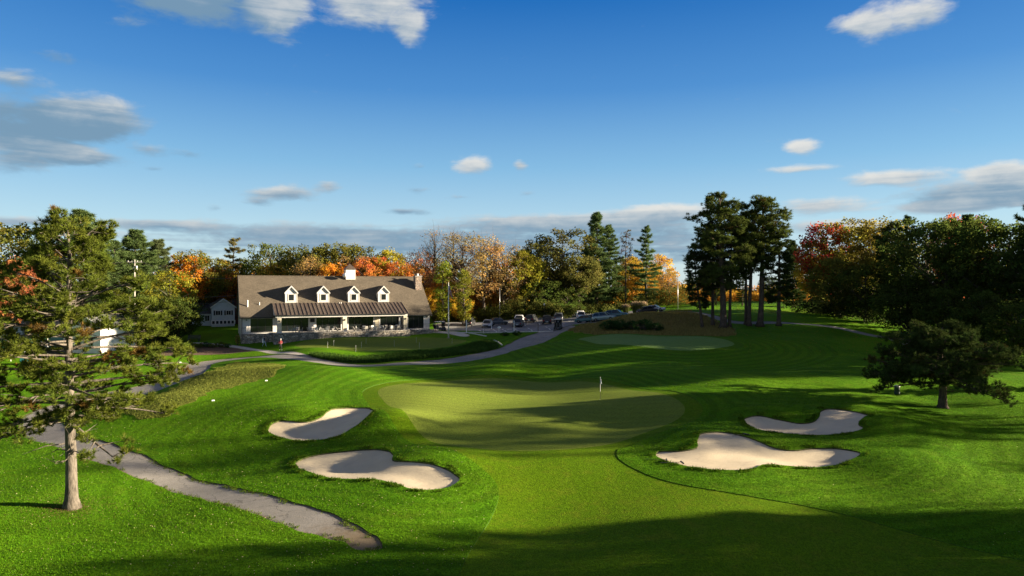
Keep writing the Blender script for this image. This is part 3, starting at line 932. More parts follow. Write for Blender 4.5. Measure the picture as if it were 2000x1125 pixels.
def pitch_pine(seed, H, profile, nb=40, sub=4, pad=12, npt=18, nlen=.34, nw=.045, tr=.3, padr=.75, lean=(0, 0), dead=6, bias=None, droop=.0, sides=8, twigs=True, curve=.3, zmin=None, hvar=.15):
    """irregular pine: profile = (height, branch reach) pairs; foliage in pads at the branch ends"""
    rs = np.random.RandomState(seed)
    pz = [p[0] for p in profile]; pr = [p[1] for p in profile]
    mb = MB()
    zz = np.linspace(0, H * .97, 12)
    bend = np.cumsum(rs.normal(0, curve * .22, (12, 2)), 0); bend -= bend[0]
    bend *= np.linspace(0, 1, 12)[:, None]
    lx = np.array(lean)
    tp = lambda z: np.array([np.interp(z, zz, bend[:, 0]) + lx[0] * z / H, np.interp(z, zz, bend[:, 1]) + lx[1] * z / H, z])
    rad = lambda z: tr * (1 - .86 * (z / H) ** 1.15) 
    sp = np.linspace(0, H * .97, 26)
    mb.tube([tp(z) for z in sp], [tr * 1.75] + [rad(z) * (1 + rs.normal(0, .03)) + .01 + tr * .28 * math.exp(-z * 1.3) for z in sp[1:]], sides + 4)
    P = []; Dv = []; T = []; Hh = []
    zlo, zhi = min(pz), max(pz)
    ws = np.array([np.interp(z, pz, pr) + .8 for z in np.linspace(zlo, zhi, 60)])
    cdf = np.cumsum(ws) / ws.sum()
    for bi in range(nb):
        u = (bi + rs.uniform(.1, .9)) / nb
        z = float(np.interp(u, cdf, np.linspace(zlo, zhi, 60)))
        az = bi * 2.399 + rs.normal(0, .35)
        reach = np.interp(z, pz, pr) * rs.uniform(.42, 1.14)
        if bias is not None: reach *= bias(az, z)
        f = (z - zlo) / max(.1, zhi - zlo)
        el = np.interp(f, [0, .35, .8, 1], [-.12 - droop, .12 - droop * .6, .5, 1.0]) + rs.normal(0, .12)
        zs = max(z - reach * math.sin(max(el, 0)) * .8, zlo * .92)
        h = np.array([math.cos(az), math.sin(az), 0.])
        a = tp(min(zs, H * .95))
        e = np.array([a[0], a[1], 0]) + h * reach * math.cos(el) + np.array([0, 0, zs + reach * math.sin(el)])
        m = (a + e) / 2 + np.array([0, 0, reach * rs.uniform(-.02, .16)]) + rs.normal(0, .12 * reach * .3, 3)
        pts = curve_pts(a, m, e, 7)
        r0 = min(rad(zs) * .5, .035 + .022 * reach)
        mb.tube(pts, np.linspace(r0, .02, 7), 5, False)
        ends = [(e, h)]
        s = np.array([-h[1], h[0], 0])
        for k in range(sub):
            t = rs.uniform(.4, .97)
            q0 = curve_pts(a, m, e, 21)[int(t * 20)]
            sl = (reach * .38 * rs.uniform(.5, 1.2)) * (1.15 - t) + .5
            dd = h * rs.uniform(.2, .9) + s * rs.choice([-1, 1]) * rs.uniform(.3, 1) + np.array([0, 0, rs.uniform(-.15, .45) - droop])
            dd /= np.linalg.norm(dd)
            q1 = q0 + dd * sl
            qm = (q0 + q1) / 2 + rs.normal(0, .08, 3)
            mb.tube([q0, qm, q1], [r0 * .4 + .012, .02, .01], 4, False)
            ends.append((q1, dd))
        for q, dd in ends:
            npd = max(3, int(pad * rs.uniform(.6, 1.4)))
            pt = rs.normal(.5, .12); ph = np.clip(rs.normal(.5, .15), 0, 1)
            if rs.uniform() < .035: ph = -1.6
            c = q + np.array([0, 0, .12])
            o = rnd_unit(rs, npd) * (rs.uniform(0, 1, npd) ** .5)[:, None] * padr * np.array([1, 1, .62])
            for i in range(npd):
                p = c + o[i]
                v = o[i] * .9 + dd * .3 + np.array([0, 0, .5]); v /= np.linalg.norm(v) + 1e-9
                P.append(p); Dv.append(v); T.append(pt); Hh.append(ph)
                if twigs and i % 2 == 0:
                    mb.tube([q, (q + p) / 2 + rs.normal(0, .04, 3), p], [.018, .012, .008], 3, False)
    for _ in range(dead):
        z = rs.uniform(zlo * .55, zlo + (zhi - zlo) * .5); az = rs.uniform(0, 6.28)
        L = rs.uniform(.8, 2.4)
        h = np.array([math.cos(az), math.sin(az), rs.uniform(-.2, .3)])
        a = tp(z)
        p1 = a + h * L * .5 + rs.normal(0, .1, 3); p2 = a + h * L + rs.normal(0, .25, 3)
        mb.tube([a, p1, p2], [.04, .025, .01], 4, False)
        mb.tube([p1, p1 + rs.normal(0, .4, 3)], [.02, .008], 3, False)
    P = np.array(P); Dv = np.array(Dv)
    tint = np.clip(np.array(T) + rs.normal(0, hvar, len(P)), 0, 1)
    crown = needle_mesh('crown', P, Dv, npt, nlen, nw, tint, np.array(Hh), rs, .8)
    return mb.mesh('trunk', smooth=True), crown

def tree_thing(name, meshes, loc, scale=1.0, rz=0.0, color=(.08, .1, .03), label=None, cat='tree', group=None, bark=M_BARKD, leafm=M_LEAF, sxy=None):
    root = empty(name, loc, rz)
    sxy = scale if sxy is None else sxy
    root.scale = (sxy, sxy, scale)
    t = link_mesh('trunk', meshes[0], bark, root)
    c = link_mesh('crown', meshes[1], leafm, root)
    c.color = tuple(color) + (1.0,)
    t.color = (.2, .2, .2, 1)
    tag(root, label, cat, group)
    return root

OAKS = [broadleaf(11, 16, 6.0, .20), broadleaf(12, 16, 5.2, .24), broadleaf(13, 16, 6.6, .18, nclump=190), broadleaf(14, 16, 4.6, .16, nclump=150, top=1.5), broadleaf(15, 16, 5.6, .28)]
LACY = [broadleaf(21, 16, 4.6, .22, nclump=170, per=44, leaf=.27, bare=.2, crad=1.25), broadleaf(22, 16, 4.2, .2, nclump=160, per=40, leaf=.26, bare=.25, crad=1.25)]
BARE = [broadleaf(31, 18, 3.6, .38, nclump=80, per=22, leaf=.24, bare=.7), broadleaf(32, 18, 3.0, .4, nclump=70, per=8, leaf=.22, bare=.85)]
LOWT = [broadleaf(45, 10, 5.0, .03, nclump=190, per=42, leaf=.36, crad=1.0), broadleaf(46, 10, 4.4, .02, nclump=170, per=42, leaf=.36, crad=1.0)]
COLM = [broadleaf(41, 14, 1.7, .04, nclump=90, per=40, leaf=.34, crad=.8)]
WPINE = [white_pine(51, Rm=5.4, dens=1.3, nlen=.5), white_pine(52, Rm=5.6, ragged=.6, dens=1.3, nlen=.5, whorl=1.15), white_pine(53, Rm=5.2, ragged=.9, dens=1.3, nlen=.5, whorl=1.4), white_pine(54, Rm=6.6, z0f=.05, ragged=.3, nb=6, dens=1.4, nlen=.55)]
_pp = [(9, 2.0), (11, 3.2), (13.5, 3.8), (16, 3.6), (18.5, 2.6), (20, 1.0)]
PPINE = [pitch_pine(61, 20, [(7, 1.6), (10, 2.8), (13.5, 3.6), (16, 3.4), (18.5, 2.4), (20, 1.0)], 46, 5, 10, 20, .38, .06, .34, .72), pitch_pine(62, 20, [(9, 1.0), (12, 2.2), (15, 2.9), (17.5, 2.8), (19.5, 1.4)], 36, 5, 10, 20, .38, .06, .32, .72, curve=.6),
         pitch_pine(63, 20, [(5, 2.0), (9, 2.8), (13, 3.0), (17, 2.4), (20, .8)], 44, 5, 10, 20, .38, .06, .33, .72, curve=.45), pitch_pine(64, 20, [(6, 2.0), (9, 3.4), (12, 4.2), (15, 4.0), (18, 2.9), (20, 1.0)], 62, 6, 10, 20, .38, .06, .40, .72)]
PSPARSE = [pitch_pine(71, 20, [(10, 1.0), (13, 1.6), (16, 1.8), (19.5, 1.0)], 24, 2, 6, 14, .34, .05, .18, dead=12)]

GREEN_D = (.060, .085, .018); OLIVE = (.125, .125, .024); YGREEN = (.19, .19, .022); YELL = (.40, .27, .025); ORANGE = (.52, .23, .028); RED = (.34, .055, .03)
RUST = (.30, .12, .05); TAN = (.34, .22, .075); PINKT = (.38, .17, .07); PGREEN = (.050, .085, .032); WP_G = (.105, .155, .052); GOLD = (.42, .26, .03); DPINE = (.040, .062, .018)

rt = random.Random(77)
def put_tree(kind, px, ytop, D, col, label, rz=None, wide=1.0, group=None, name=None):
    meshes, H0, bark, lm, nm = kind
    p = atD(px, D)
    zt = CAM_Z + (HOR - ytop) / FPX * D
    s = max(.2, (zt - p.z) / H0)
    r = tree_thing(name or nm, meshes, (p.x, p.y, p.z - .15), s, rt.uniform(0, 6.28) if rz is None else rz, col, label, 'tree', group, bark, lm, s * wide)
    return r
K_OAK = [(m, 16, M_BARKD, M_LEAF, 'oak_tree') for m in OAKS]
K_LACY = [(m, 16, M_BARKD, M_LEAF, 'maple_tree') for m in LACY]
K_BARE = [(m, 18, M_BARKD, M_LEAF, 'bare_tree') for m in BARE]
K_LOW = [(m, 10, M_BARKD, M_LEAF, 'low_tree') for m in LOWT]
K_COL = [(m, 14, M_BARKD, M_LEAF, 'vine_covered_tree') for m in COLM]
K_WP = [(m, 22, M_BARK, M_NEEDLE, 'white_pine') for m in WPINE]
K_PP = [(m, 20, M_BARK, M_NEEDLE, 'pine_tree') for m in PPINE]
K_SP = [(m, 20, M_BARK, M_NEEDLE, 'pine_tree') for m in PSPARSE]

# --- the big pine in the left foreground
def hero_bias(az, z):
    b = 1.0
    if z > 14: b *= 1.0 + .15 * math.cos(az - 2.8)
    return b
hero_meshes = pitch_pine(81, 17.6, [(5.2, 4.4), (6.2, 5.6), (7.6, 6.3), (9.2, 6.1), (11, 5.2), (13, 4.4), (14.6, 3.7), (16.2, 3.1), (17.1, 2.2), (17.6, 1.4)], 84, 6, 12, 36, .27, .032, .31, .50, (-.25, .2), 26, hero_bias, .10, 10, True, .25)
hp = at(140, 992)
hero = tree_thing('pine_tree', hero_meshes, (hp.x, hp.y, hp.z - .1), .97, 0.0, (.10, .125, .019), 'big pine with a tall bare lower trunk standing in the left foreground', 'tree', None, M_BARKL, M_NEEDLE, 1.02)
# --- the low spreading pine at the right
low_meshes = pitch_pine(82, 7.9, [(2.5, 4.8), (3.3, 6.0), (4.4, 5.8), (5.6, 4.6), (6.8, 3.2), (7.7, 1.4)], 58, 7, 14, 28, .30, .04, .34, .75, (.2, 0), 10, lambda az, z: 1.0 + .12 * math.cos(az - 3.0), .02, 8)
lp = at(1841, 796)
tree_thing('pine_tree', low_meshes, (lp.x, lp.y, lp.z - .1), .96, 0.6, (.05, .075, .02), 'low spreading pine standing alone right of the upper bunker', 'tree', None, M_BARK, M_NEEDLE, 1.0)

# --- the pine grove on the right rise
GROVE = 'pines of the grove on the right rise'
for k_, px, yb, yt, wd, col, lb, rz_ in [
    (2, 1372, 640, 487, 1.15, DPINE, 'short pine at the left end of the grove, leaning trunk', 1.0),
    (0, 1392, 636, 432, .95, DPINE, 'slim grove pine behind the tallest one, left side', 2.0),
    (3, 1413, 641, 378, 1.2, (.085, .11, .026), 'tallest broad crowned pine in the middle of the grove', 0.3),
    (1, 1425, 639, 420, .9, DPINE, 'thin grove pine pressed against the tallest trunk on its right', 4.2),
    (1, 1457, 634, 430, 1.0, (.085, .11, .026), 'slim pine in the grove, first right of the tallest', 5.2),
    (1, 1463, 636, 405, 1.1, (.085, .11, .026), 'curved pine in the grove between the two tallest crowns', 3.0),
    (1, 1484, 637, 378, 1.35, (.085, .11, .026), 'tall right leaning grove pine with a high open crown', 0.0),
    (2, 1521, 636, 445, 1.25, DPINE, 'rightmost pine of the grove with a straight trunk', 2.6)]:
    p = at(px, yb)
    h = CAM_Z + (HOR - yt) / FPX * p.y - p.z
    s = h / 20
    r = tree_thing('pine_tree', PPINE[k_], (p.x, p.y, p.z - .1), s, rz_, col, lb, 'tree', GROVE, M_BARK, M_NEEDLE, s * wd)
    if px == 1484: r.rotation_euler = (0, R(5), 0)
    if px == 1372: r.rotation_euler = (0, R(-7), 0)

# --- wood behind the clubhouse and the lot, from left to right
W1 = 'trees of the wood behind the clubhouse'; W2 = 'trees behind the parking'; W3 = 'trees of the dark right wood'; W0 = 'trees at the left edge'
def many(group, rows):
    for kind, px, yt, D, col, wide, lb in rows:
        put_tree(kind, px, yt, D, col, lb, None, wide, group)
many(W0, [
    (K_OAK[0], -15, 432, 125, OLIVE, 1.0, 'dark olive oak at the left picture edge behind the big pine'),
    (K_OAK[1], 20, 505, 105, RUST, .9, 'rusty orange tree at the left edge behind the big pine'),
    (K_OAK[2], 60, 450, 138, GREEN_D, 1.0, 'dark green oak hidden behind the big pine'),
    (K_WP[3], 160, 411, 128, WP_G, 1.5, 'blue green white pine whose top shows right of the big pine top'),
    (K_WP[3], 265, 450, 138, WP_G, 1.6, 'broad blue green white pine behind the utility pole'),
    (K_WP[3], 308, 468, 146, (.11, .14, .06), 1.5, 'paler white pine right of the utility pole'),
    (K_WP[0], 222, 470, 134, WP_G, 1.5, 'white pine left of the utility pole'),
    (K_OAK[3], 330, 525, 124, YGREEN, 1.15, 'yellow green tree left of the grey blue house'),
    (K_LOW[0], 300, 575, 119, GREEN_D, 1.3, 'low dark green tree at the back of the left lawn'),
    (K_LOW[1], 345, 582, 121, GREEN_D, 1.2, 'low dark tree beside the grey blue house'),
    (K_LOW[0], 110, 560, 128, GREEN_D, 1.2, 'low dark tree behind the white building')])
many(W1, [
    (K_OAK[0], 362, 497, 149, ORANGE, .9, 'bright orange maple left of the lone white pine'),
    (K_OAK[1], 418, 520, 160, (.38, .15, .04), 1.0, 'peach orange maple above the grey blue house'),
    (K_OAK[4], 392, 492, 152, OLIVE, 1.0, 'olive tree behind the orange maples'),
    (K_WP[2], 455, 460, 165, (.15, .14, .05), 1.4, 'lone flat branched white pine above the trees left of the clubhouse'),
    (K_OAK[3], 440, 505, 162, GOLD, 1.0, 'golden tree just below the lone white pine'),
    (K_LOW[0], 400, 560, 164, GREEN_D, 1.2, 'dark green tree behind the grey blue house roof'),
    (K_OAK[2], 528, 478, 163, (.095, .115, .02), .95, 'big green oak above the left end of the clubhouse roof'),
    (K_OAK[0], 490, 510, 168, GREEN_D, 1.0, 'dark oak beside the left gable of the clubhouse'),
    (K_OAK[4], 580, 482, 160, OLIVE, 1.0, 'dark green oak above the first dormer'),
    (K_OAK[1], 622, 480, 153, OLIVE, 1.0, 'olive oak above the second dormer'),
    (K_OAK[0], 660, 474, 155, OLIVE, .95, 'gold tipped olive oak left of the cupola'),
    (K_OAK[3], 700, 478, 156, OLIVE, 1.0, 'olive oak behind the cupola'),
    (K_OAK[1], 752, 486, 155, (.30, .26, .03), 1.0, 'yellow tree right of the cupola'),
    (K_OAK[0], 540, 516, 158, GOLD, .9, 'small golden maple at the ridge above the first dormer'),
    (K_OAK[4], 655, 515, 147, ORANGE, .9, 'small orange maple at the ridge left of the cupola'),
    (K_OAK[2], 722, 502, 149, (.40, .15, .04), .95, 'orange red maple at the ridge right of the cupola'),
    (K_OAK[3], 775, 508, 150, (.36, .13, .03), 1.0, 'rust orange maple left of the chimney'),
    (K_LACY[0], 605, 500, 147, TAN, 1.0, 'greyish tan half bare tree above the roof middle'),
    (K_LACY[1], 690, 500, 151, TAN, 1.0, 'tan half bare tree behind the cupola')])
many(W2, [
    (K_LACY[0], 815, 490, 161, PINKT, 1.2, 'pinkish brown tree just right of the chimney'),
    (K_BARE[0], 850, 446, 163, TAN, 1.0, 'tall bare tree left of the flagpole'),
    (K_OAK[1], 862, 535, 164, ORANGE, 1.0, 'orange maple behind the flagpole'),
    (K_OAK[0], 835, 560, 159, GOLD, .9, 'golden tree beside the right gable of the clubhouse'),
    (K_COL[0], 866, 510, 148, (.14, .17, .02), 1.2, 'vine covered trunk right at the flagpole'),
    (K_COL[0], 905, 525, 148, (.14, .15, .02), 1.2, 'vine covered trunk right of the flagpole'),
    (K_LACY[1], 902, 456, 160, (.22, .17, .06), 1.1, 'tall tan tree right of the flagpole'),
    (K_BARE[1], 885, 448, 166, TAN, 1.0, 'second bare tree behind the flagpole'),
    (K_LACY[0], 945, 465, 164, TAN, 1.25, 'broad tan half bare tree behind the silver car'),
    (K_LACY[1], 982, 478, 166, (.26, .19, .085), 1.2, 'pale tan tree left of the yellow green tree'),
    (K_BARE[0], 958, 455, 172, TAN, .8, 'thin bare tree rising behind the tan trees'),
    (K_OAK[2], 930, 545, 168, (.42, .20, .02), 1.2, 'low glowing orange tree behind the silver car'),
    (K_OAK[3], 980, 560, 170, (.40, .17, .02), 1.1, 'orange understory tree left of the white pickup'),
    (K_LOW[0], 900, 580, 160, GOLD, 1.1, 'low golden tree behind the black car by the lot entrance'),
    (K_OAK[1], 1025, 487, 168, (.22, .21, .025), 1.0, 'yellow green tree behind the white pickup'),
    (K_OAK[0], 1068, 472, 184, OLIVE, 1.0, 'olive oak behind the yellow green tree'),
    (K_OAK[2], 1098, 450, 176, (.085, .085, .022), 1.15, 'large dark oak in the middle of the wood'),
    (K_OAK[4], 1130, 500, 172, (.12, .12, .03), 1.1, 'lower dappled oak below the tall white pines'),
    (K_LOW[0], 1062, 545, 168, GREEN_D, 1.1, 'dark understory tree behind the black cars'),
    (K_LOW[0], 1108, 560, 170, GREEN_D, 1.1, 'dark shrubby tree behind the white car'),
    (K_WP[0], 1166, 416, 178, WP_G, 1.25, 'tallest white pine behind the parked cars'),
    (K_WP[0], 1190, 440, 188, WP_G, 1.2, 'white pine just right of the tallest one'),
    (K_WP[3], 1146, 480, 184, WP_G, .9, 'shorter white pine left of the tallest one'),
    (K_SP[0], 1222, 446, 182, (.13, .095, .03), 1.0, 'thin brownish pine between the white pines'),
    (K_WP[1], 1262, 442, 180, WP_G, 1.15, 'lone tiered white pine left of the grove'),
    (K_OAK[1], 1236, 500, 196, (.36, .25, .03), 1.0, 'yellow maple between the white pines'),
    (K_OAK[3], 1290, 495, 200, GOLD, 1.1, 'golden maple right of the lone white pine'),
    (K_LACY[0], 1305, 530, 192, (.26, .17, .06), 1.2, 'tan tree left of the short grove pine'),
    (K_LOW[1], 1255, 560, 190, YELL, 1.1, 'low yellow tree behind the ornamental grasses'),
    (K_LOW[1], 1205, 555, 188, GREEN_D, 1.0, 'low dark tree behind the right cars')])
many('trees glimpsed behind the pine grove', [
    (K_OAK[0], 1395, 545, 205, (.42, .15, .04), 1.0, 'orange maple glimpsed between the left grove trunks'),
    (K_OAK[2], 1450, 572, 205, YELL, 1.1, 'yellow tree glimpsed through the grove middle'),
    (K_OAK[1], 1500, 570, 210, GOLD, 1.1, 'golden tree glimpsed through the right of the grove'),
    (K_OAK[4], 1550, 582, 205, YELL, 1.0, 'low yellow tree behind the far tee'),
    (K_OAK[3], 1350, 540, 200, GREEN_D, 1.0, 'dark tree behind the short grove pine'),
    (K_OAK[2], 1398, 525, 176, GREEN_D, 1.0, 'dark oak behind the trunk of the tallest grove pine'),
    (K_WP[1], 1450, 520, 172, DPINE, 1.0, 'dark pine behind the middle trunks of the grove'),
    (K_OAK[0], 1502, 540, 178, GREEN_D, 1.0, 'dark oak behind the right leaning grove pine'),
    (K_WP[3], 1548, 470, 160, DPINE, 1.0, 'dark pine between the grove and the red maple')])
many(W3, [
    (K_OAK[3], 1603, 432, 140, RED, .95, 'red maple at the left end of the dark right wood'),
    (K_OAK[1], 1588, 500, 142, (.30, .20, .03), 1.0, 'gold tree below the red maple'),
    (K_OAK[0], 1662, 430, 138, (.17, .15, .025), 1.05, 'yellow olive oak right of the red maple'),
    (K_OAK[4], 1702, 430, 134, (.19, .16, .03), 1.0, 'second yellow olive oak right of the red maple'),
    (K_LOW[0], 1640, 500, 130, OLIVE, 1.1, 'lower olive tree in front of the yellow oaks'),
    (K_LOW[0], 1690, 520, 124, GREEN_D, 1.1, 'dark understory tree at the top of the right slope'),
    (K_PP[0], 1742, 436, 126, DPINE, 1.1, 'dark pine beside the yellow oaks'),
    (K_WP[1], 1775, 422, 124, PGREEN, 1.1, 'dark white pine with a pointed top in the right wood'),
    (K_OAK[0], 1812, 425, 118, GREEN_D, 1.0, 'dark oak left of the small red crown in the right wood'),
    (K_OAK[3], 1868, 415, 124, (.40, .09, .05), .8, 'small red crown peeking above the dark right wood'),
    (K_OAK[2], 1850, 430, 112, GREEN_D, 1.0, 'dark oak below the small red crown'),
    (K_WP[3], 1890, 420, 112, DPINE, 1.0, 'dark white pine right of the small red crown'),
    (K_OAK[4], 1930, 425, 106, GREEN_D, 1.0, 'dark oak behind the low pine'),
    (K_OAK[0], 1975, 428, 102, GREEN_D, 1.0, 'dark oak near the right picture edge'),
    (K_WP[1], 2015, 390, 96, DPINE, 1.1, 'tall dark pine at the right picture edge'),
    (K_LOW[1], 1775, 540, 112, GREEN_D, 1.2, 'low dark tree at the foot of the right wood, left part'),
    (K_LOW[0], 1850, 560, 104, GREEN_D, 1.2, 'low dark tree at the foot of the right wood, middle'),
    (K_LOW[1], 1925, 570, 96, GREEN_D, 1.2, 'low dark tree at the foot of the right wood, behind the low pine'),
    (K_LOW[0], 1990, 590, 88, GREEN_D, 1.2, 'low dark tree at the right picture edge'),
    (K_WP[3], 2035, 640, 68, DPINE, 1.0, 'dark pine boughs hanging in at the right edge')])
# trees standing beyond the right edge of the frame: their long shadows cross the course
SHADE = 'tree standing beyond the right picture edge that throws a long shadow'
SHADE_SPOTS = [
    # x, y, height, kind
    (40, 30, 12, 4), (52, 31.5, 15, 4), (64, 31, 17, 2), (47, 36.4, 8, 5), (60, 35.8, 11, 6), (72, 38.6, 13.5, 5), (84, 36.4, 16, 6), (96, 39.5, 17, 5), (76, 33.2, 15, 6), (44, 26, 14, 4), (66, 27.5, 17, 0), (82, 30, 19, 4), (100, 33.5, 19, 6), (88, 34.5, 18, 2),
    (100, 55.5, 22, 9), (105, 54, 26, 9), (112, 57, 27, 9), (98, 60, 22, 9), (110, 58, 24, 9), (92, 64, 19, 9), (84, 47.5, 10, 9), (88, 78, 19, 4), (94, 81, 19, 1), (84, 86, 20, 3), (78, 92, 20, 6), (90, 96, 20, 2), (100, 104, 20, 0), (88, 110, 20, 5), (112, 100, 19, 4)]
_sk = [K_OAK[0], K_OAK[1], K_OAK[2], K_OAK[4], K_LACY[0], K_PP[0], K_PP[2], K_PP[1], K_BARE[0], K_SP[0]]
_sw = [1, 1, 1, 1, .75, .8, .75, .8, 1.3, 1.25]
for x_, y_, h_, k_ in SHADE_SPOTS:
    kd = _sk[k_]
    z_ = gz1(x_, y_)
    tree_thing(kd[4], kd[0], (x_, y_, z_ - .1), h_ / kd[1], (x_ * 1.7 + y_) % 6.28, GREEN_D, SHADE, 'tree', 'trees beyond the right edge', kd[2], kd[3], h_ / kd[1] * _sw[k_])

# ------------------------------------------------------------------ clubhouse
M_WALL = None
def siding(name, col, step=.2):
    m, N, out = mat_base(name)
    bs = N.n('ShaderNodeBsdfPrincipled')
    tc = N.n('ShaderNodeTexCoord').outputs['Object']
    sp_ = N.n('ShaderNodeSeparateXYZ'); N.link(tc, sp_.inputs[0])
    fr = N.m('FRACT', N.m('DIVIDE', sp_.outputs[2], step))
    n = N.noise(tc, 1.5, 4)
    c = N.mix(N.ss(n, .3, .7), tuple(x * .92 for x in col), col)
    N.link(c, bs.inputs['Base Color'])
    bs.inputs['Roughness'].default_value = .6
    b = N.n('ShaderNodeBump'); b.inputs['Strength'].default_value = .8; b.inputs['Distance'].default_value = .03
    N.link(N.m('SUBTRACT', 1.0, fr), b.inputs['Height']); N.link(b.outputs[0], bs.inputs['Normal'])
    N.link(bs.outputs[0], out.inputs[0])
    return m
def shingles(name, c1, c2, c3):
    m, N, out = mat_base(name)
    bs = N.n('ShaderNodeBsdfPrincipled')
    tc = N.n('ShaderNodeTexCoord').outputs['Object']
    br = N.n('ShaderNodeTexBrick')
    br.offset = .5
    mp = N.n('ShaderNodeMapping'); mp.inputs['Rotation'].default_value = (R(90), 0, 0)
    N.link(tc, mp.inputs[0]); N.link(mp.outputs[0], br.inputs['Vector'])
    br.inputs['Scale'].default_value = 1.0
    br.inputs['Brick Width'].default_value = .42; br.inputs['Row Height'].default_value = .13
    br.inputs['Mortar Size'].default_value = .008
    br.inputs['Color1'].default_value = c1 + (1,); br.inputs['Color2'].default_value = c2 + (1,); br.inputs['Mortar'].default_value = tuple(x * .5 for x in c1) + (1,)
    n = N.noise(tc, 5, 4, .7)
    n2 = N.noise(tc, .5, 3, .6)
    c = N.mix(N.ss(n, .4, .7, 0, .8), br.outputs[0], c3)
    g = N.ss(n2, .3, .7, .88, 1.1)
    c = N.mix(1.0, c, N.xyz(g, g, g), 'MULTIPLY')
    N.link(c, bs.inputs['Base Color'])
    bs.inputs['Roughness'].default_value = .9
    b = N.n('ShaderNodeBump'); b.inputs['Strength'].default_value = .5; b.inputs['Distance'].default_value = .03
    N.link(N.m('ADD', n, br.outputs['Fac']), b.inputs['Height']); N.link(b.outputs[0], bs.inputs['Normal'])
    N.link(bs.outputs[0], out.inputs[0])
    return m
def stonework(name, cols, scale=2.3):
    m, N, out = mat_base(name)
    bs = N.n('ShaderNodeBsdfPrincipled')
    tc = N.n('ShaderNodeTexCoord').outputs['Object']
    v1 = N.n('ShaderNodeTexVoronoi', feature='F1'); v2 = N.n('ShaderNodeTexVoronoi', feature='DISTANCE_TO_EDGE')
    mp = N.n('ShaderNodeMapping'); mp.inputs['Scale'].default_value = (1, 1, 1.6); N.link(tc, mp.inputs[0])
    for v in (v1, v2):
        v.inputs['Scale'].default_value = scale; N.link(mp.outputs[0], v.inputs['Vector'])
    rr = N.n('ShaderNodeSeparateColor'); N.link(v1.outputs['Color'], rr.inputs[0])
    ramp = N.n('ShaderNodeValToRGB'); ramp.color_ramp.interpolation = 'CONSTANT'
    while len(ramp.color_ramp.elements) < len(cols): ramp.color_ramp.elements.new(.5)
    for i, (e, c) in enumerate(zip(ramp.color_ramp.elements, cols)):
        e.position = i / len(cols); e.color = c + (1,)
    N.link(rr.outputs[0], ramp.inputs[0])
    n = N.noise(tc, 9, 4, .7)
    c = N.mix(N.ss(n, .3, .7, 0, .35), ramp.outputs[0], (.12, .11, .10))
    c = N.mix(N.ss(v2.outputs['Distance'], .06, .02), c, (.07, .065, .06))
    N.link(c, bs.inputs['Base Color'])
    bs.inputs['Roughness'].default_value = .85
    b = N.n('ShaderNodeBump'); b.inputs['Strength'].default_value = 1; b.inputs['Distance'].default_value = .12
    N.link(N.ss(v2.outputs['Distance'], 0, .14), b.inputs['Height']); N.link(b.outputs[0], bs.inputs['Normal'])
    N.link(bs.outputs[0], out.inputs[0])
    return m
M_WALL = siding('white_clapboard', (.60, .59, .56))
M_TRIM = simple('white_trim', (.66, .65, .62), .5, var=.03)
M_ROOF = shingles('brown_shingle', (.088, .070, .048), (.12, .098, .07), (.15, .125, .09))
M_METAL = simple('bronze_metal_roof', (.12, .092, .075), .5, .3, var=.12, scale=1.5)
M_SEAM = simple('bronze_metal_seam', (.20, .16, .13), .5, .3, var=.1)
M_STONE = stonework('field_stone', [(.40, .36, .30), (.50, .44, .35), (.27, .25, .22), (.58, .53, .45), (.33, .28, .22), (.46, .41, .35), (.22, .21, .19)])
M_CHIM = stonework('chimney_stone', [(.40, .29, .22), (.34, .24, .18), (.46, .36, .28), (.30, .24, .20), (.38, .32, .27)], 3.2)
def glass_material(name, tint=(.012, .016, .016), rough=.06):
    m, N, out = mat_base(name)
    bs = N.n('ShaderNodeBsdfPrincipled')
    bs.inputs['Base Color'].default_value = tint + (1,)
    bs.inputs['Roughness'].default_value = rough
    bs.inputs['IOR'].default_value = 1.5
    N.link(bs.outputs[0], out.inputs[0])
    return m
M_GLASS = glass_material('dark_window_glass')
M_BLACK = simple('black_frame', (.018, .018, .02), .5, var=.1)
M_DARKM = simple('dark_metal', (.03, .03, .033), .45, .3, var=.1)
M_FLOOR = simple('terrace_paving', (.30, .28, .26), .85, var=.15, scale=2)
M_WHITEP = simple('white_paint', (.78, .78, .76), .45, var=.04)
M_STEEL = simple('galvanised_steel', (.55, .56, .57), .4, .7, var=.08)
M_WOODC = simple('weathered_chair', (.26, .25, .23), .7, var=.12)
M_CREAM = siding('cream_panel', (.62, .56, .42), .22)

CH_R = 24.0
CH_Z = 5.15
CHO = Vector((-47.1, 119.0, CH_Z))
_c, _s = math.cos(R(CH_R)), math.sin(R(CH_R))
def chw(u, v, w=0.0):
    return Vector((CHO.x + u * _c - v * _s, CHO.y + u * _s + v * _c, CHO.z + w))
CL, CW, EH, PT = 34.0, 16.0, 3.0, .875       # length, width, eave height, roof slope
club = empty('clubhouse', CHO, R(CH_R))
tag(club, 'long white clubhouse with brown shingle roof, four dormers and a stone terrace', 'clubhouse')

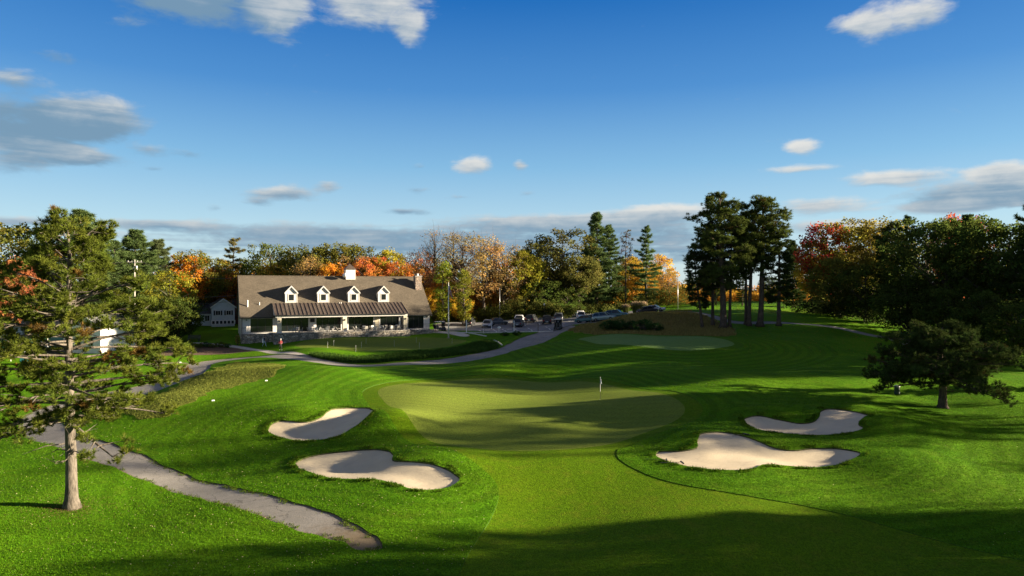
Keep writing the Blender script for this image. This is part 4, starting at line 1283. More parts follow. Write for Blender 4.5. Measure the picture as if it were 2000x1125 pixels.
# walls: front in pieces round the glazed openings
bays = [(1.4, 5.1), (6.3, 11.2), (12.6, 17.0), (18.4, 23.0), (24.3, 27.9), (29.7, 32.8)]
wz0, wz1 = .06, 2.45
mb = MB()
edges = [0.0] + [e for b in bays for e in b] + [CL]
for i in range(0, len(edges), 2):
    mb.box(edges[i], edges[i + 1], 0, .3, -1.9, EH)
for a, b in bays:
    mb.box(a, b, .004, .3, wz1, EH - .002)
    mb.box(a, b, .002, .3, -1.9, wz0)
mb.build('wall', M_WALL, club)
rp = lambda v: EH + v * PT
gab = [(0.3, -1.9), (CW, -1.9), (CW, EH - .08), (CW / 2, rp(CW / 2) - .1), (0.3, EH + .15)]
for u0, u1 in ((0.003, .3), (CL - .3, CL - .003)):
    g = MB(); n = len(gab)
    g.add([(u0, p[0], p[1]) for p in gab] + [(u1, p[0], p[1]) for p in gab], [tuple(range(n)), tuple(range(2 * n - 1, n - 1, -1))] + [(i, i + n, (i + 1) % n + n, (i + 1) % n) for i in range(n)])
    g.build('gable_wall', M_WALL, club)
MB().box(.3, CL - .3, CW - .3, CW - .01, -1.9, EH - .1).build('wall', M_WALL, club)
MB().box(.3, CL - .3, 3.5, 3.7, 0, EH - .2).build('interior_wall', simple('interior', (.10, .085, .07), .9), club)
MB().box(.3, CL - .3, .3, CW - .3, -.1, .02).build('floor', M_FLOOR, club)
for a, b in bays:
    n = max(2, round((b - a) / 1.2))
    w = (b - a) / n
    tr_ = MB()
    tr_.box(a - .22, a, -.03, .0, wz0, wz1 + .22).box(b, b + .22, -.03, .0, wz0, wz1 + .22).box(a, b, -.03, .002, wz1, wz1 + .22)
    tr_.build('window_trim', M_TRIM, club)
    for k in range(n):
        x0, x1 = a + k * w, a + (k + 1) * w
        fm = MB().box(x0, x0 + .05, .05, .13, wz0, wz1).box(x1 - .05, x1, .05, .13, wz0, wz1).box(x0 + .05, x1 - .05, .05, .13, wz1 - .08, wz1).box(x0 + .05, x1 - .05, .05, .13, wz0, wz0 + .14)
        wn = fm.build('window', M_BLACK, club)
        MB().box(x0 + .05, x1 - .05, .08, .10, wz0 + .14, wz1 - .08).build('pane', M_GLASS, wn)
# main roof: two slabs with thickness
ov, th = .45, .16
def slab(u0, u1, v0, v1, w0, w1, t):
    m = MB()
    m.hexa([(u0, v0, w0 - t), (u1, v0, w0 - t), (u1, v1, w1 - t), (u0, v1, w1 - t)], [(u0, v0, w0), (u1, v0, w0), (u1, v1, w1), (u0, v1, w1)])
    return m
roof = slab(-.35, CL + .35, -ov, CW / 2, rp(-ov) + th, rp(CW / 2) + th, th).build('roof', M_ROOF, club)
slab(-.35, CL + .35, CW / 2 + .002, CW + ov, rp(CW / 2) + th, rp(-ov) + th, th).build('back_slope', M_ROOF, roof)
MB().box(-.4, CL + .4, CW / 2 - .14, CW / 2 + .14, rp(CW / 2) + th - .06, rp(CW / 2) + th + .045).build('ridge_cap', M_ROOF, roof)
MB().box(-.4, 5.1, -ov - .14, -ov - .004, rp(-ov) - .08, rp(-ov) + .12).build('gutter', M_DARKM, roof)
MB().box(29.2, CL + .4, -ov - .14, -ov - .004, rp(-ov) - .08, rp(-ov) + .12).build('gutter', M_DARKM, roof)
for u_ in (-.36, CL + .30):
    m = MB()
    m.hexa([(u_, -ov, rp(-ov) - .2), (u_ + .06, -ov, rp(-ov) - .2), (u_ + .06, CW / 2, rp(CW / 2) - .2), (u_, CW / 2, rp(CW / 2) - .2)], [(u_, -ov, rp(-ov) + .14), (u_ + .06, -ov, rp(-ov) + .14), (u_ + .06, CW / 2, rp(CW / 2) + .14), (u_, CW / 2, rp(CW / 2) + .14)])
    m.build('rake_board', M_TRIM, roof)
MB().box(-.05, .05, -.16, -.06, -1.5, EH - .3).build('downspout', M_DARKM, club)
# dormers
for uc in (8.49, 14.2, 19.8, 25.5):
    v0 = 2.3; wb = rp(v0) + th - .05; hw = 1.04; we = wb + 1.95; wp = we + 1.12
    vb = (wp - EH) / PT
    d = MB()
    front = [(uc - hw, wb), (uc + hw, wb), (uc + hw, we), (uc, wp), (uc - hw, we)]
    ve = (we - EH) / PT
    vs = [(p[0], v0, p[1]) for p in front] + [(uc + hw, ve, we), (uc, vb, wp), (uc - hw, ve, we)]
    d.add(vs, [(0, 1, 2, 3, 4), (1, 5, 2), (0, 4, 7)])
    do = d.build('dormer', M_WALL, club)
    for sgn in (-1, 1):
        r_ = MB(); o_ = .15; t_ = .09
        e0 = uc + sgn * (hw + o_); ze = we - o_ * 1.12 / hw
        lo = [(e0, v0 - .22, ze), (uc, v0 - .22, wp), (uc, vb + .1, wp), (e0, ve - .1, ze)]
        hi = [(p[0], p[1], p[2] + t_) for p in lo]
        r_.hexa(lo, hi).build('dormer_roof', M_ROOF, do)
        f_ = MB()
        lo = [(e0, v0 - .26, ze - .17), (uc, v0 - .26, wp - .17), (uc, v0 - .20, wp - .17), (e0, v0 - .20, ze - .17)]
        hi = [(p[0], p[1], p[2] + .26) for p in lo]
        f_.hexa(lo, hi).build('rake_board', M_TRIM, do)
    wz = wb + .45; ww = .46
    MB().box(uc - ww - .14, uc + ww + .14, v0 - .05, v0 - .01, wz - .14, wz).box(uc - ww - .14, uc + ww + .14, v0 - .05, v0 - .01, wz + 1.1, wz + 1.24).box(uc - ww - .14, uc - ww, v0 - .05, v0 - .01, wz, wz + 1.1).box(uc + ww, uc + ww + .14, v0 - .05, v0 - .01, wz, wz + 1.1).build('window_frame', M_TRIM, do)
    MB().box(uc - ww, uc + ww, v0 - .03, v0 - .012, wz, wz + 1.1).build('pane', M_GLASS, do)
    MB().box(uc - hw - .02, uc - hw + .12, v0 - .03, v0 - .006, wb, we).build('corner_board', M_TRIM, do)
    MB().box(uc + hw - .12, uc + hw + .02, v0 - .03, v0 - .006, wb, we).build('corner_board', M_TRIM, do)
# metal canopy over the terrace
cu0, cu1, cv0, cv1, cw0 = 5.2, 29.0, -3.0, 2.15, 3.12
cw1 = rp(cv1) + th + .05
can = slab(cu0, cu1, cv0, cv1, cw0, cw1, .1).build('canopy_roof', M_METAL, club)
sl = (cw1 - cw0) / (cv1 - cv0)
ns = 34
seam_me = MB().hexa([(-.05, cv0 - .01, cw0 - .002), (.05, cv0 - .01, cw0 - .002), (.05, cv1, cw1 - .002), (-.05, cv1, cw1 - .002)], [(-.03, cv0 - .01, cw0 + .10), (.03, cv0 - .01, cw0 + .10), (.03, cv1, cw1 + .10), (-.03, cv1, cw1 + .10)]).mesh('seam')
seam_me.materials.append(M_SEAM)
for k in range(ns + 1):
    o = link_mesh('seam', seam_me, None, can)
    o.location.x = cu0 + .03 + (cu1 - cu0 - .06) * k / ns
for u_ in (cu0 + .02, cu1 - .12):
    m = MB(); prof = [(cv0 + .2, cw0 - .1), (cv1 - .02, cw1 - .14), (.02, cw0 - .1)]
    m.add([(u_, p[0], p[1]) for p in prof] + [(u_ + .1, p[0], p[1]) for p in prof], [(0, 1, 2), (5, 4, 3), (0, 3, 4, 1), (1, 4, 5, 2), (2, 5, 3, 0)])
    m.build('canopy_cheek', M_WALL, can)
MB().box(cu0 + .15, cu1 - .15, cv0 + .22, cv0 + .52, cw0 - .46, cw0 - .04).build('fascia_beam', M_TRIM, can)
MB().box(cu0 - .02, cu1 + .02, cv0 - .14, cv0 - .015, cw0 - .14, cw0 + .02).build('gutter', M_DARKM, can)
MB().box(cu0 + .15, cu1 - .15, cv0 + .525, -.02, cw0 - .12, cw0 - .08).build('soffit', M_TRIM, can)
for uc in (5.95, 17.2, 28.4):
    c_ = MB().box(uc - .36, uc + .36, cv0 + .03, cv0 + .75, .02, cw0 - .47).build('column', M_CREAM, club)
    MB().box(uc - .42, uc + .42, cv0 - .03, cv0 + .81, .01, .2).build('plinth', M_TRIM, c_)
    lt = MB().box(uc - .09, uc + .09, cv0 - .12, cv0 + .03, 1.95, 2.25).build('lantern', M_BLACK, c_)
for ua, ub in ((11.45, 12.35), (17.25, 18.15), (23.3, 24.05)):
    MB().box(ua, ub, -.06, -.005, .1, 2.4).build('wall_panel', M_TRIM if ua < 23 else M_CREAM, club)
MB().box(11.5, 12.3, -.16, -.065, 1.65, 2.35).build('wall_screen', M_BLACK, club)
MB().box(28.3, 29.2, -.06, -.005, .06, 2.2).build('entry_door', M_BLACK, club)
for u_ in (.75, 33.4):
    MB().box(u_ - .12, u_ + .12, -.2, -.005, 2.15, 2.35).build('wall_lamp', M_BLACK, club)
# cupola on the ridge
cz_ = rp(CW / 2) - .5
cb = MB().box(19.2, 21.05, CW / 2 - .95, CW / 2 + .95, cz_, cz_ + 2.0).build('cupola', M_TRIM, club)
ct = cz_ + 2.0
MB().add([(19.0, CW / 2 - 1.15, ct), (21.25, CW / 2 - 1.15, ct), (21.25, CW / 2 + 1.15, ct), (19.0, CW / 2 + 1.15, ct), (20.12, CW / 2, ct + 1.15)], [(3, 2, 1, 0), (0, 1, 4), (1, 2, 4), (2, 3, 4), (3, 0, 4)]).build('cupola_roof', M_METAL, cb)
for k in range(5):
    MB().box(19.5, 20.75, CW / 2 - .99, CW / 2 - .955, cz_ + .78 + k * .2, cz_ + .92 + k * .2).build('louver', M_WHITEP, cb)
MB().tube([(20.12, CW / 2, ct + 1.1), (20.12, CW / 2, ct + 1.6)], [.05, .02], 6).build('finial', M_DARKM, cb)
dz = MB().lathe([(.05, cz_ + .35), (.42, cz_ + .45), (.55, cz_ + .75), (.5, cz_ + 1.05), (.25, cz_ + 1.25), (.03, cz_ + 1.3)], (19.0, CW / 2 - 1.5), 12).build('antenna_dome', M_WHITEP, club, True)
# chimney
ch = MB().box(32.6, 33.85, 4.9, 6.5, rp(4.9) - .3, 10.15).build('chimney', M_CHIM, club)
MB().box(32.5, 33.95, 4.8, 6.6, 10.15, 10.3).build('chimney_cap', simple('cap_stone', (.42, .40, .37), .8), ch)
MB().lathe([(.2, 10.3), (.2, 10.75), (.14, 10.8)], (33.2, 5.7), 10).build('flue', M_STEEL, ch)
# roof vents
for u_, v_, h_, r_ in ((1.0, 1.6, 1.15, .11), (3.0, 1.9, .5, .07), (17.0, 1.75, .45, .07), (17.35, 1.8, .45, .07)):
    MB().tube([(u_, v_, rp(v_) + .05), (u_, v_, rp(v_) + th + h_)], r_, 8).build('vent_pipe', M_WHITEP, club)

# terrace: stone retaining wall with a rounded right end, its floor, railings
def terr_outline():
    pts = [(4.9, .0), (4.9, -5.0)]
    pts += [(u_, -5.0 - .12 * math.sin((u_ - 5) / 20 * math.pi)) for u_ in np.linspace(6, 25, 12)]
    for a in np.linspace(-90, 0, 8):
        pts.append((26.2 + 3.4 * math.cos(R(a)), -1.6 + 3.4 * math.sin(R(a))))
    pts += [(29.6, -.02)]
    return pts
def wall_strip(name, pts, z0, z1, thick, mat, parent, cap=None):
    m = MB(); P_ = [Vector((p[0], p[1], 0)) for p in pts]; n = len(P_)
    inn = []
    for i in range(n):
        d_ = (P_[min(i + 1, n - 1)] - P_[max(i - 1, 0)]).normalized()
        inn.append(P_[i] + Vector((-d_.y, d_.x, 0)) * thick)
    for i in range(n - 1):
        a, b, c, d_ = P_[i], P_[i + 1], inn[i + 1], inn[i]
        m.hexa([(a.x, a.y, z0), (b.x, b.y, z0), (c.x, c.y, z0), (d_.x, d_.y, z0)], [(a.x, a.y, z1), (b.x, b.y, z1), (c.x, c.y, z1), (d_.x, d_.y, z1)])
    return m.build(name, mat, parent)
terr = empty('stone_terrace', CHO, R(CH_R))
tag(terr, 'raised terrace with curved field stone retaining wall along the clubhouse front', 'terrace')
to_ = terr_outline()
wall_strip('retaining_wall', to_, -2.6, .0, .45, M_STONE, terr)
capw = wall_strip('wall_coping', [(p[0], p[1] - .03) for p in to_[1:-1]], .002, .09, .5, simple('coping_stone', (.34, .32, .29), .8, var=.15), terr)
fl = MB(); n_ = len(to_)
fl.add([(p[0] + (.2 if i < 2 else 0) - (.2 if i > 14 else 0), p[1] + .25, -.004) for i, p in enumerate(to_)], [tuple(range(n_))])
fl.build('paving', M_FLOOR, terr)
wl = empty('stone_wall', CHO, R(CH_R)); tag(wl, 'low field stone wall left of the terrace under the left window', 'wall')
MB().box(-.2, 4.88, -1.6, -1.15, -2.2, -.12).build('stones', M_STONE, wl)
MB().box(-.2, 4.88, -1.15, -.003, -2.2, -.2).build('paving', M_FLOOR, wl)
wr = empty('stone_wall', CHO, R(CH_R)); tag(wr, 'low field stone wall right of the terrace by the clubhouse corner', 'wall')
MB().box(29.65, 35.4, -1.5, -1.05, -2.2, -.1).build('stones', M_STONE, wr)
MB().box(29.65, 35.4, -1.05, -.003, -2.2, -.2).build('paving', M_FLOOR, wr)
def railing(pts, label, h=1.05):
    r0 = empty('railing', CHO, R(CH_R)); tag(r0, label, 'railing', 'black terrace railings')
    z0 = -.1
    MB().tube([(p[0], p[1], z0 + h) for p in pts], .025, 5).build('top_rail', M_BLACK, r0)
    MB().tube([(p[0], p[1], z0 + .15) for p in pts], .02, 5).build('bottom_rail', M_BLACK, r0)
    for a, b in zip(pts[:-1], pts[1:]):
        L = math.dist(a, b); k = max(2, int(L / .3))
        bm_ = MB().tube([(0, 0, z0 + .15), (0, 0, z0 + h)], .012, 4).mesh('baluster')
        bm_.materials.append(M_BLACK)
        for i in range(k + 1):
            o = link_mesh('baluster', bm_, None, r0)
            o.location = (a[0] + (b[0] - a[0]) * i / k, a[1] + (b[1] - a[1]) * i / k, 0)
railing([(24.2, -4.75), (26.2, -4.7), (28.4, -3.6), (29.3, -1.7)], 'black metal railing on the rounded right end of the terrace')
railing([(-.1, -1.4), (4.7, -1.4)], 'black metal railing in front of the left clubhouse window')
railing([(31.4, -1.3), (34.2, -1.3)], 'black metal railing at the right corner of the clubhouse')
# furniture on the terrace
def chair(name, mat, lounge=False):
    r0 = empty(name)
    if lounge:
        MB().hexa([(-.3, -.5, .30), (.3, -.5, .30), (.3, .35, .22), (-.3, .35, .22)], [(-.3, -.5, .36), (.3, -.5, .36), (.3, .35, .28), (-.3, .35, .28)]).build('seat', mat, r0)
        MB().hexa([(-.3, .3, .24), (.3, .3, .24), (.3, .36, .24), (-.3, .36, .24)], [(-.3, .85, .98), (.3, .85, .98), (.3, .91, .98), (-.3, .91, .98)]).build('backrest', mat, r0)
    else:
        MB().box(-.26, .26, -.26, .24, .42, .48).build('seat', mat, r0, bevel=.01)
        MB().hexa([(-.26, .22, .48), (.26, .22, .48), (.26, .27, .48), (-.26, .27, .48)], [(-.26, .32, .98), (.26, .32, .98), (.26, .37, .98), (-.26, .37, .98)]).build('backrest', mat, r0)
    lm = MB().box(-.025, .025, -.025, .025, 0, .44 if not lounge else .3).mesh('leg'); lm.materials.append(mat)
    for sx in (-1, 1):
        for sy in (-1, 1):
            o = link_mesh('leg', lm, None, r0); o.location = (sx * .23, sy * .22, 0)
        MB().box(sx * .29 - .03, sx * .29 + .03, -.24, .26, .62, .66).build('armrest', mat, r0)
    return r0
def table(name):
    r0 = empty(name)
    MB().lathe([(.5, .70), (.52, .72), (.52, .74), (.5, .75)], sides=16).build('table_top', M_DARKM, r0)
    MB().tube([(0, 0, .05), (0, 0, .70)], .04, 8).build('pedestal', M_DARKM, r0)
    MB().lathe([(.3, 0), (.28, .04), (.05, .06)], sides=12).build('base', M_DARKM, r0)
    return r0
ch_w = chair('chair', simple('white_chair', (.42, .42, .41), .6)); ch_g = chair('chair', M_WOODC); ch_l = chair('lounge_chair', M_WOODC, True); tb = table('table')
furn = [(8.6, -3.6), (11.6, -3.7), (14.0, -3.8), (20.2, -3.9), (22.6, -3.9), (25.0, -3.6), (26.6, -2.9)]
rf = random.Random(4)
used = set()
def place(proto, u, v, rz, label, cat, group):
    o = proto if proto.name not in used else copy_tree(proto)
    used.add(proto.name)
    o.location = chw(u, v, .004); o.rotation_euler = (0, 0, R(CH_R) + rz)
    tag(o, label, cat, group)
pos_words = ['leftmost', 'second', 'third', 'fourth', 'fifth', 'sixth', 'rightmost']
for i, (u_, v_) in enumerate(furn):
    place(tb, u_, v_, 0, 'round dark table on the stone terrace, %s from the left' % pos_words[i] if 0 < i < 6 else 'round dark table, the %s on the stone terrace' % pos_words[i], 'table', 'terrace tables')
    for k in range(4):
        a = k * math.pi / 2 + rf.uniform(-.5, .5)
        side = ('right of', 'behind', 'left of', 'in front of')[int(((a % 6.28) + .785) // 1.57) % 4]
        place(ch_w if (i + k) % 3 else ch_g, u_ + .85 * math.cos(a), v_ + .85 * math.sin(a), a - math.pi / 2, '%s terrace chair %s the %s table' % ('white' if (i + k) % 3 else 'grey', side, pos_words[i]), 'chair', 'terrace chairs')
for i, (u_, rz_) in enumerate(((16.0, 1.9), (19.0, 1.9))):
    place(ch_l, u_, -4.2, rz_, 'reclined lounge chair on the terrace, %s of the middle column' % ('left', 'right')[i], 'chair', 'terrace lounge chairs')

# ------------------------------------------------------------------ houses and sheds at the left
M_GREY = siding('grey_blue_siding', (.55, .60, .62), .18)
M_ROOFG = shingles('grey_shingle', (.10, .10, .105), (.13, .13, .135), (.16, .16, .165))
M_WHITES = siding('white_siding', (.78, .77, .74), .2)
M_BRICK = stonework('red_brick', [(.22, .08, .05), (.26, .10, .06), (.19, .07, .05)], 6)
def gable_box(w, dp, eh, ph, wall, roofm, trim, parent, o=(0, 0, 0), ridge='y', over=.3, rname='roof'):
    """gable front faces -y; ridge along y (or x)"""
    x0, x1, y0, y1 = o[0] - w / 2, o[0] + w / 2, o[1], o[1] + dp
    z0, ze, zp = o[2] - 1.5, o[2] + eh, o[2] + eh + ph
    if ridge == 'y':
        MB().prism([(x0, z0), (x1, z0), (x1, ze), (o[0], zp), (x0, ze)], y0, y1).build('wall', wall, parent)
        ro = None
        sl_ = ph / (w / 2)
        for s_ in (-1, 1):
            e = o[0] + s_ * (w / 2 + over); ez = ze - over * sl_
            lo = [(e, y0 - over, ez + .02), (o[0], y0 - over, zp + .02), (o[0], y1 + over, zp + .02), (e, y1 + over, ez + .02)]
            r_ = MB().hexa(lo, [(p[0], p[1], p[2] + .14) for p in lo]).build(rname, roofm, parent)
            lo = [(e, y0 - over - .06, ez - .12), (o[0], y0 - over - .06, zp - .12), (o[0], y0 - over - .004, zp - .12), (e, y0 - over - .004, ez - .12)]
            MB().hexa(lo, [(p[0], p[1], p[2] + .3) for p in lo]).build('rake_board', trim, r_)
    else:
        yc = (y0 + y1) / 2; sl_ = ph / (dp / 2)
        m = MB(); pr = [(y0, z0), (y1, z0), (y1, ze), (yc, zp), (y0, ze)]; n = 5
        m.add([(x0, p[0], p[1]) for p in pr] + [(x1, p[0], p[1]) for p in pr], [tuple(range(n)), tuple(range(2 * n - 1, n - 1, -1))] + [(i, i + n, (i + 1) % n + n, (i + 1) % n) for i in range(n)])
        m.build('wall', wall, parent)
        for s_ in (-1, 1):
            e = yc + s_ * (dp / 2 + over); ez = ze - over * sl_
            lo = [(x0 - over, e, ez + .02), (x1 + over, e, ez + .02), (x1 + over, yc, zp + .02), (x0 - over, yc, zp + .02)]
            r_ = MB().hexa(lo, [(p[0], p[1], p[2] + .14) for p in lo]).build(rname, roofm, parent)
            MB().box(x0 - over, x1 + over, e - .05 * s_ - .04, e - .05 * s_ + .04, ez - .14, ez + .0).build('fascia', trim, r_)
def window(parent, x, y, z, w, h, cols=2, shutter=None):
    f = MB().box(x - w / 2 - .08, x + w / 2 + .08, y - .06, y - .01, z - .08, z + h + .08).build('window', M_TRIM, parent)
    pw = w / cols
    for k in range(cols):
        MB().box(x - w / 2 + k * pw + .03, x - w / 2 + (k + 1) * pw - .03, y - .075, y - .062, z + .02, z + h - .02).build('pane', M_GLASS, f)
    if shutter:
        for s_ in (-1, 1):
            MB().box(x + s_ * (w / 2 + .26) - .16, x + s_ * (w / 2 + .26) + .16, y - .07, y - .012, z - .05, z + h + .05).build('shutter', shutter, parent)
hx = atD(421, 152)
house = empty('house', (hx.x, hx.y, hx.z + .6), R(30))
tag(house, 'grey blue house with white trimmed gable left of the clubhouse', 'house')
gable_box(4.8, 8, 2.9, 1.75, M_GREY, M_ROOFG, M_TRIM, house, (1.6, 0, .9))
gable_box(7.5, 6.5, 2.1, 1.7, M_GREY, M_ROOFG, M_TRIM, house, (-3.0, 1.2, .3), 'x')
for x_ in (.5, 2.7): window(house, x_, 0, 2.0, .95, .95, 2, M_BLACK)
window(house, -4.0, 1.2, .6, 2.4, 1.3, 3); window(house, -1.6, 1.2, .7, .9, 1.2, 2)
MB().box(-.9, 4.1, -.12, -.02, -.1, .85).build('white_base', M_WHITES, house)
for k in range(6): MB().box(-.7 + k * .8, -.2 + k * .8, -.17, -.125, .05, .7).build('lattice', M_BLACK, house)
MB().box(4.6, 5.4, 4.0, 4.9, 0, 5.2).build('chimney', M_BRICK, house)
h2p = atD(470, 160)
h2 = empty('house', (h2p.x, h2p.y, h2p.z + .6), R(10)); tag(h2, 'dim grey house with a brick wall half hidden behind the grey blue house', 'house')
gable_box(9, 7, 3.4, 2.0, M_BRICK, M_ROOFG, M_TRIM, h2, (-2, 0, 0), 'x'); window(h2, -.5, 0, 1.0, 1.2, 1.2); window(h2, -3.8, 0, 1.0, 1.2, 1.2)

wb = at(165, 690)
whb = empty('white_building', (wb.x, wb.y, wb.z), R(-14)); tag(whb, 'white sided maintenance building behind the big pine', 'building')
gable_box(6.2, 7, 4.3, 1.6, M_WHITES, M_ROOFG, M_WHITEP, whb, (0, 0, 0), 'y')
gable_box(9, 6, 2.6, 2.0, M_WHITES, M_ROOFG, M_WHITEP, whb, (-7.0, 2.5, 0), 'x')
window(whb, -1.2, 0, 1.2, 1.0, 1.2); window(whb, 1.2, 0, 1.2, 1.0, 1.2)
MB().box(-9.6, -6.9, 2.40, 2.49, 0, 2.1).build('garage_door', simple('teal_door', (.10, .26, .26), .6), whb)
window(whb, -5.0, 2.5, .9, 1.0, 1.0)
MB().box(-7.2, -6.4, 4.0, 4.8, 4.0, 5.6).build('roof_vent', M_STEEL, whb)
gb = atD(8, 122)
gh = empty('house', (gb.x, gb.y, gb.z), R(8)); tag(gh, 'grey roofed building at the left picture edge behind the big pine', 'house')
gable_box(12, 8, 3.2, 2.6, M_GREY, M_ROOFG, M_TRIM, gh, (-3, 0, 0), 'x'); window(gh, -1, 0, 1, 1.4, 1.2); window(gh, -5, 0, 1, 1.4, 1.2)
# green tarpaulin shelter
tp_ = at(35, 706)
M_TARP = simple('green_tarp', (.035, .24, .15), .55, var=.15, scale=1.2, bump=.5, bscale=2.5)
sh = empty('tarp_shelter', tp_, R(6)); tag(sh, 'green tarpaulin shelter beside the white building at far left', 'shelter')
MB().hexa([(-4.5, 0, 2.0), (2.6, 0, 2.6), (2.6, 3, 3.3), (-4.5, 3, 2.8)], [(-4.5, 0, 2.06), (2.6, 0, 2.66), (2.6, 3, 3.36), (-4.5, 3, 2.86)]).build('canopy', M_TARP, sh)
MB().hexa([(-4.5, -.02, .6), (1.0, -.02, .5), (1.0, .03, .5), (-4.5, .03, .6)], [(-4.5, 0, 1.98), (1.0, 0, 2.44), (1.0, .05, 2.44), (-4.5, .05, 1.98)]).build('side_sheet', M_TARP, sh)
for x_ in (-4.4, -1, 2.5):
    for y_ in (.06, 2.94): MB().tube([(x_, y_, -.3), (x_, y_, 2.35 + .1 * x_ + y_ * .22)], .05, 6).build('post', M_WHITEP, sh)
uv = at(62, 712)
ut = empty('utility_cart', uv, R(20)); tag(ut, 'teal utility cart with white frame parked by the tarpaulin shelter', 'cart')
MB().box(-1.3, 1.3, -.6, .6, .4, .95).build('body', simple('teal_paint', (.03, .20, .22), .4), ut, bevel=.06)
MB().box(-.75, .75, -.6, .6, 1.85, 1.93).build('roof', M_WHITEP, ut, bevel=.02)
for x_ in (-.7, .7):
    for y_ in (-.55, .55): MB().tube([(x_, y_, .9), (x_, y_, 1.86)], .035, 6).build('post', M_WHITEP, ut)
for x_ in (-.85, .85):
    for y_ in (-.55, .55):
        w_ = MB().lathe([(.28, -.1), (.28, .1)], sides=12).build('wheel', M_BLACK, ut); w_.location = (x_, y_, .28); w_.rotation_euler = (R(90), 0, 0)

# ------------------------------------------------------------------ parked cars
def car_paint(name, col, rough=.28, metal=.35):
    m, N, out = mat_base(name)
    bs = N.n('ShaderNodeBsdfPrincipled')
    tc = N.n('ShaderNodeTexCoord').outputs['Object']
    n = N.noise(tc, 2.5, 4)
    N.link(N.mix(N.ss(n, .3, .7, 0, .25), col, tuple(c * .7 + .02 for c in col)), bs.inputs['Base Color'])
    bs.inputs['Roughness'].default_value = rough; bs.inputs['Metallic'].default_value = metal
    bs.inputs['Coat Weight'].default_value = .25; bs.inputs['Coat Roughness'].default_value = .08
    N.link(bs.outputs[0], out.inputs[0])
    return m
M_TYRE = simple('tyre_rubber', (.02, .02, .021), .85)
M_RIM = simple('alloy_rim', (.45, .46, .47), .35, .8)
M_LAMP = simple('headlight_glass', (.75, .76, .78), .15, .2)
M_TAIL = simple('tail_light', (.35, .015, .012), .25)
M_PLATE = simple('number_plate', (.70, .70, .68), .5)
M_CARGLASS = glass_material('car_glass', (.015, .02, .024), .05)
tyre_me = MB().lathe([(.22, -.11), (.31, -.11), (.335, -.07), (.335, .07), (.31, .11), (.22, .11)], sides=18).mesh('tyre', True); tyre_me.materials.append(M_TYRE)
rim_me = MB().lathe([(.05, -.112), (.2, -.10), (.225, -.05), (.225, .05), (.2, .10), (.05, .112)], sides=14).mesh('rim'); rim_me.materials.append(M_RIM)

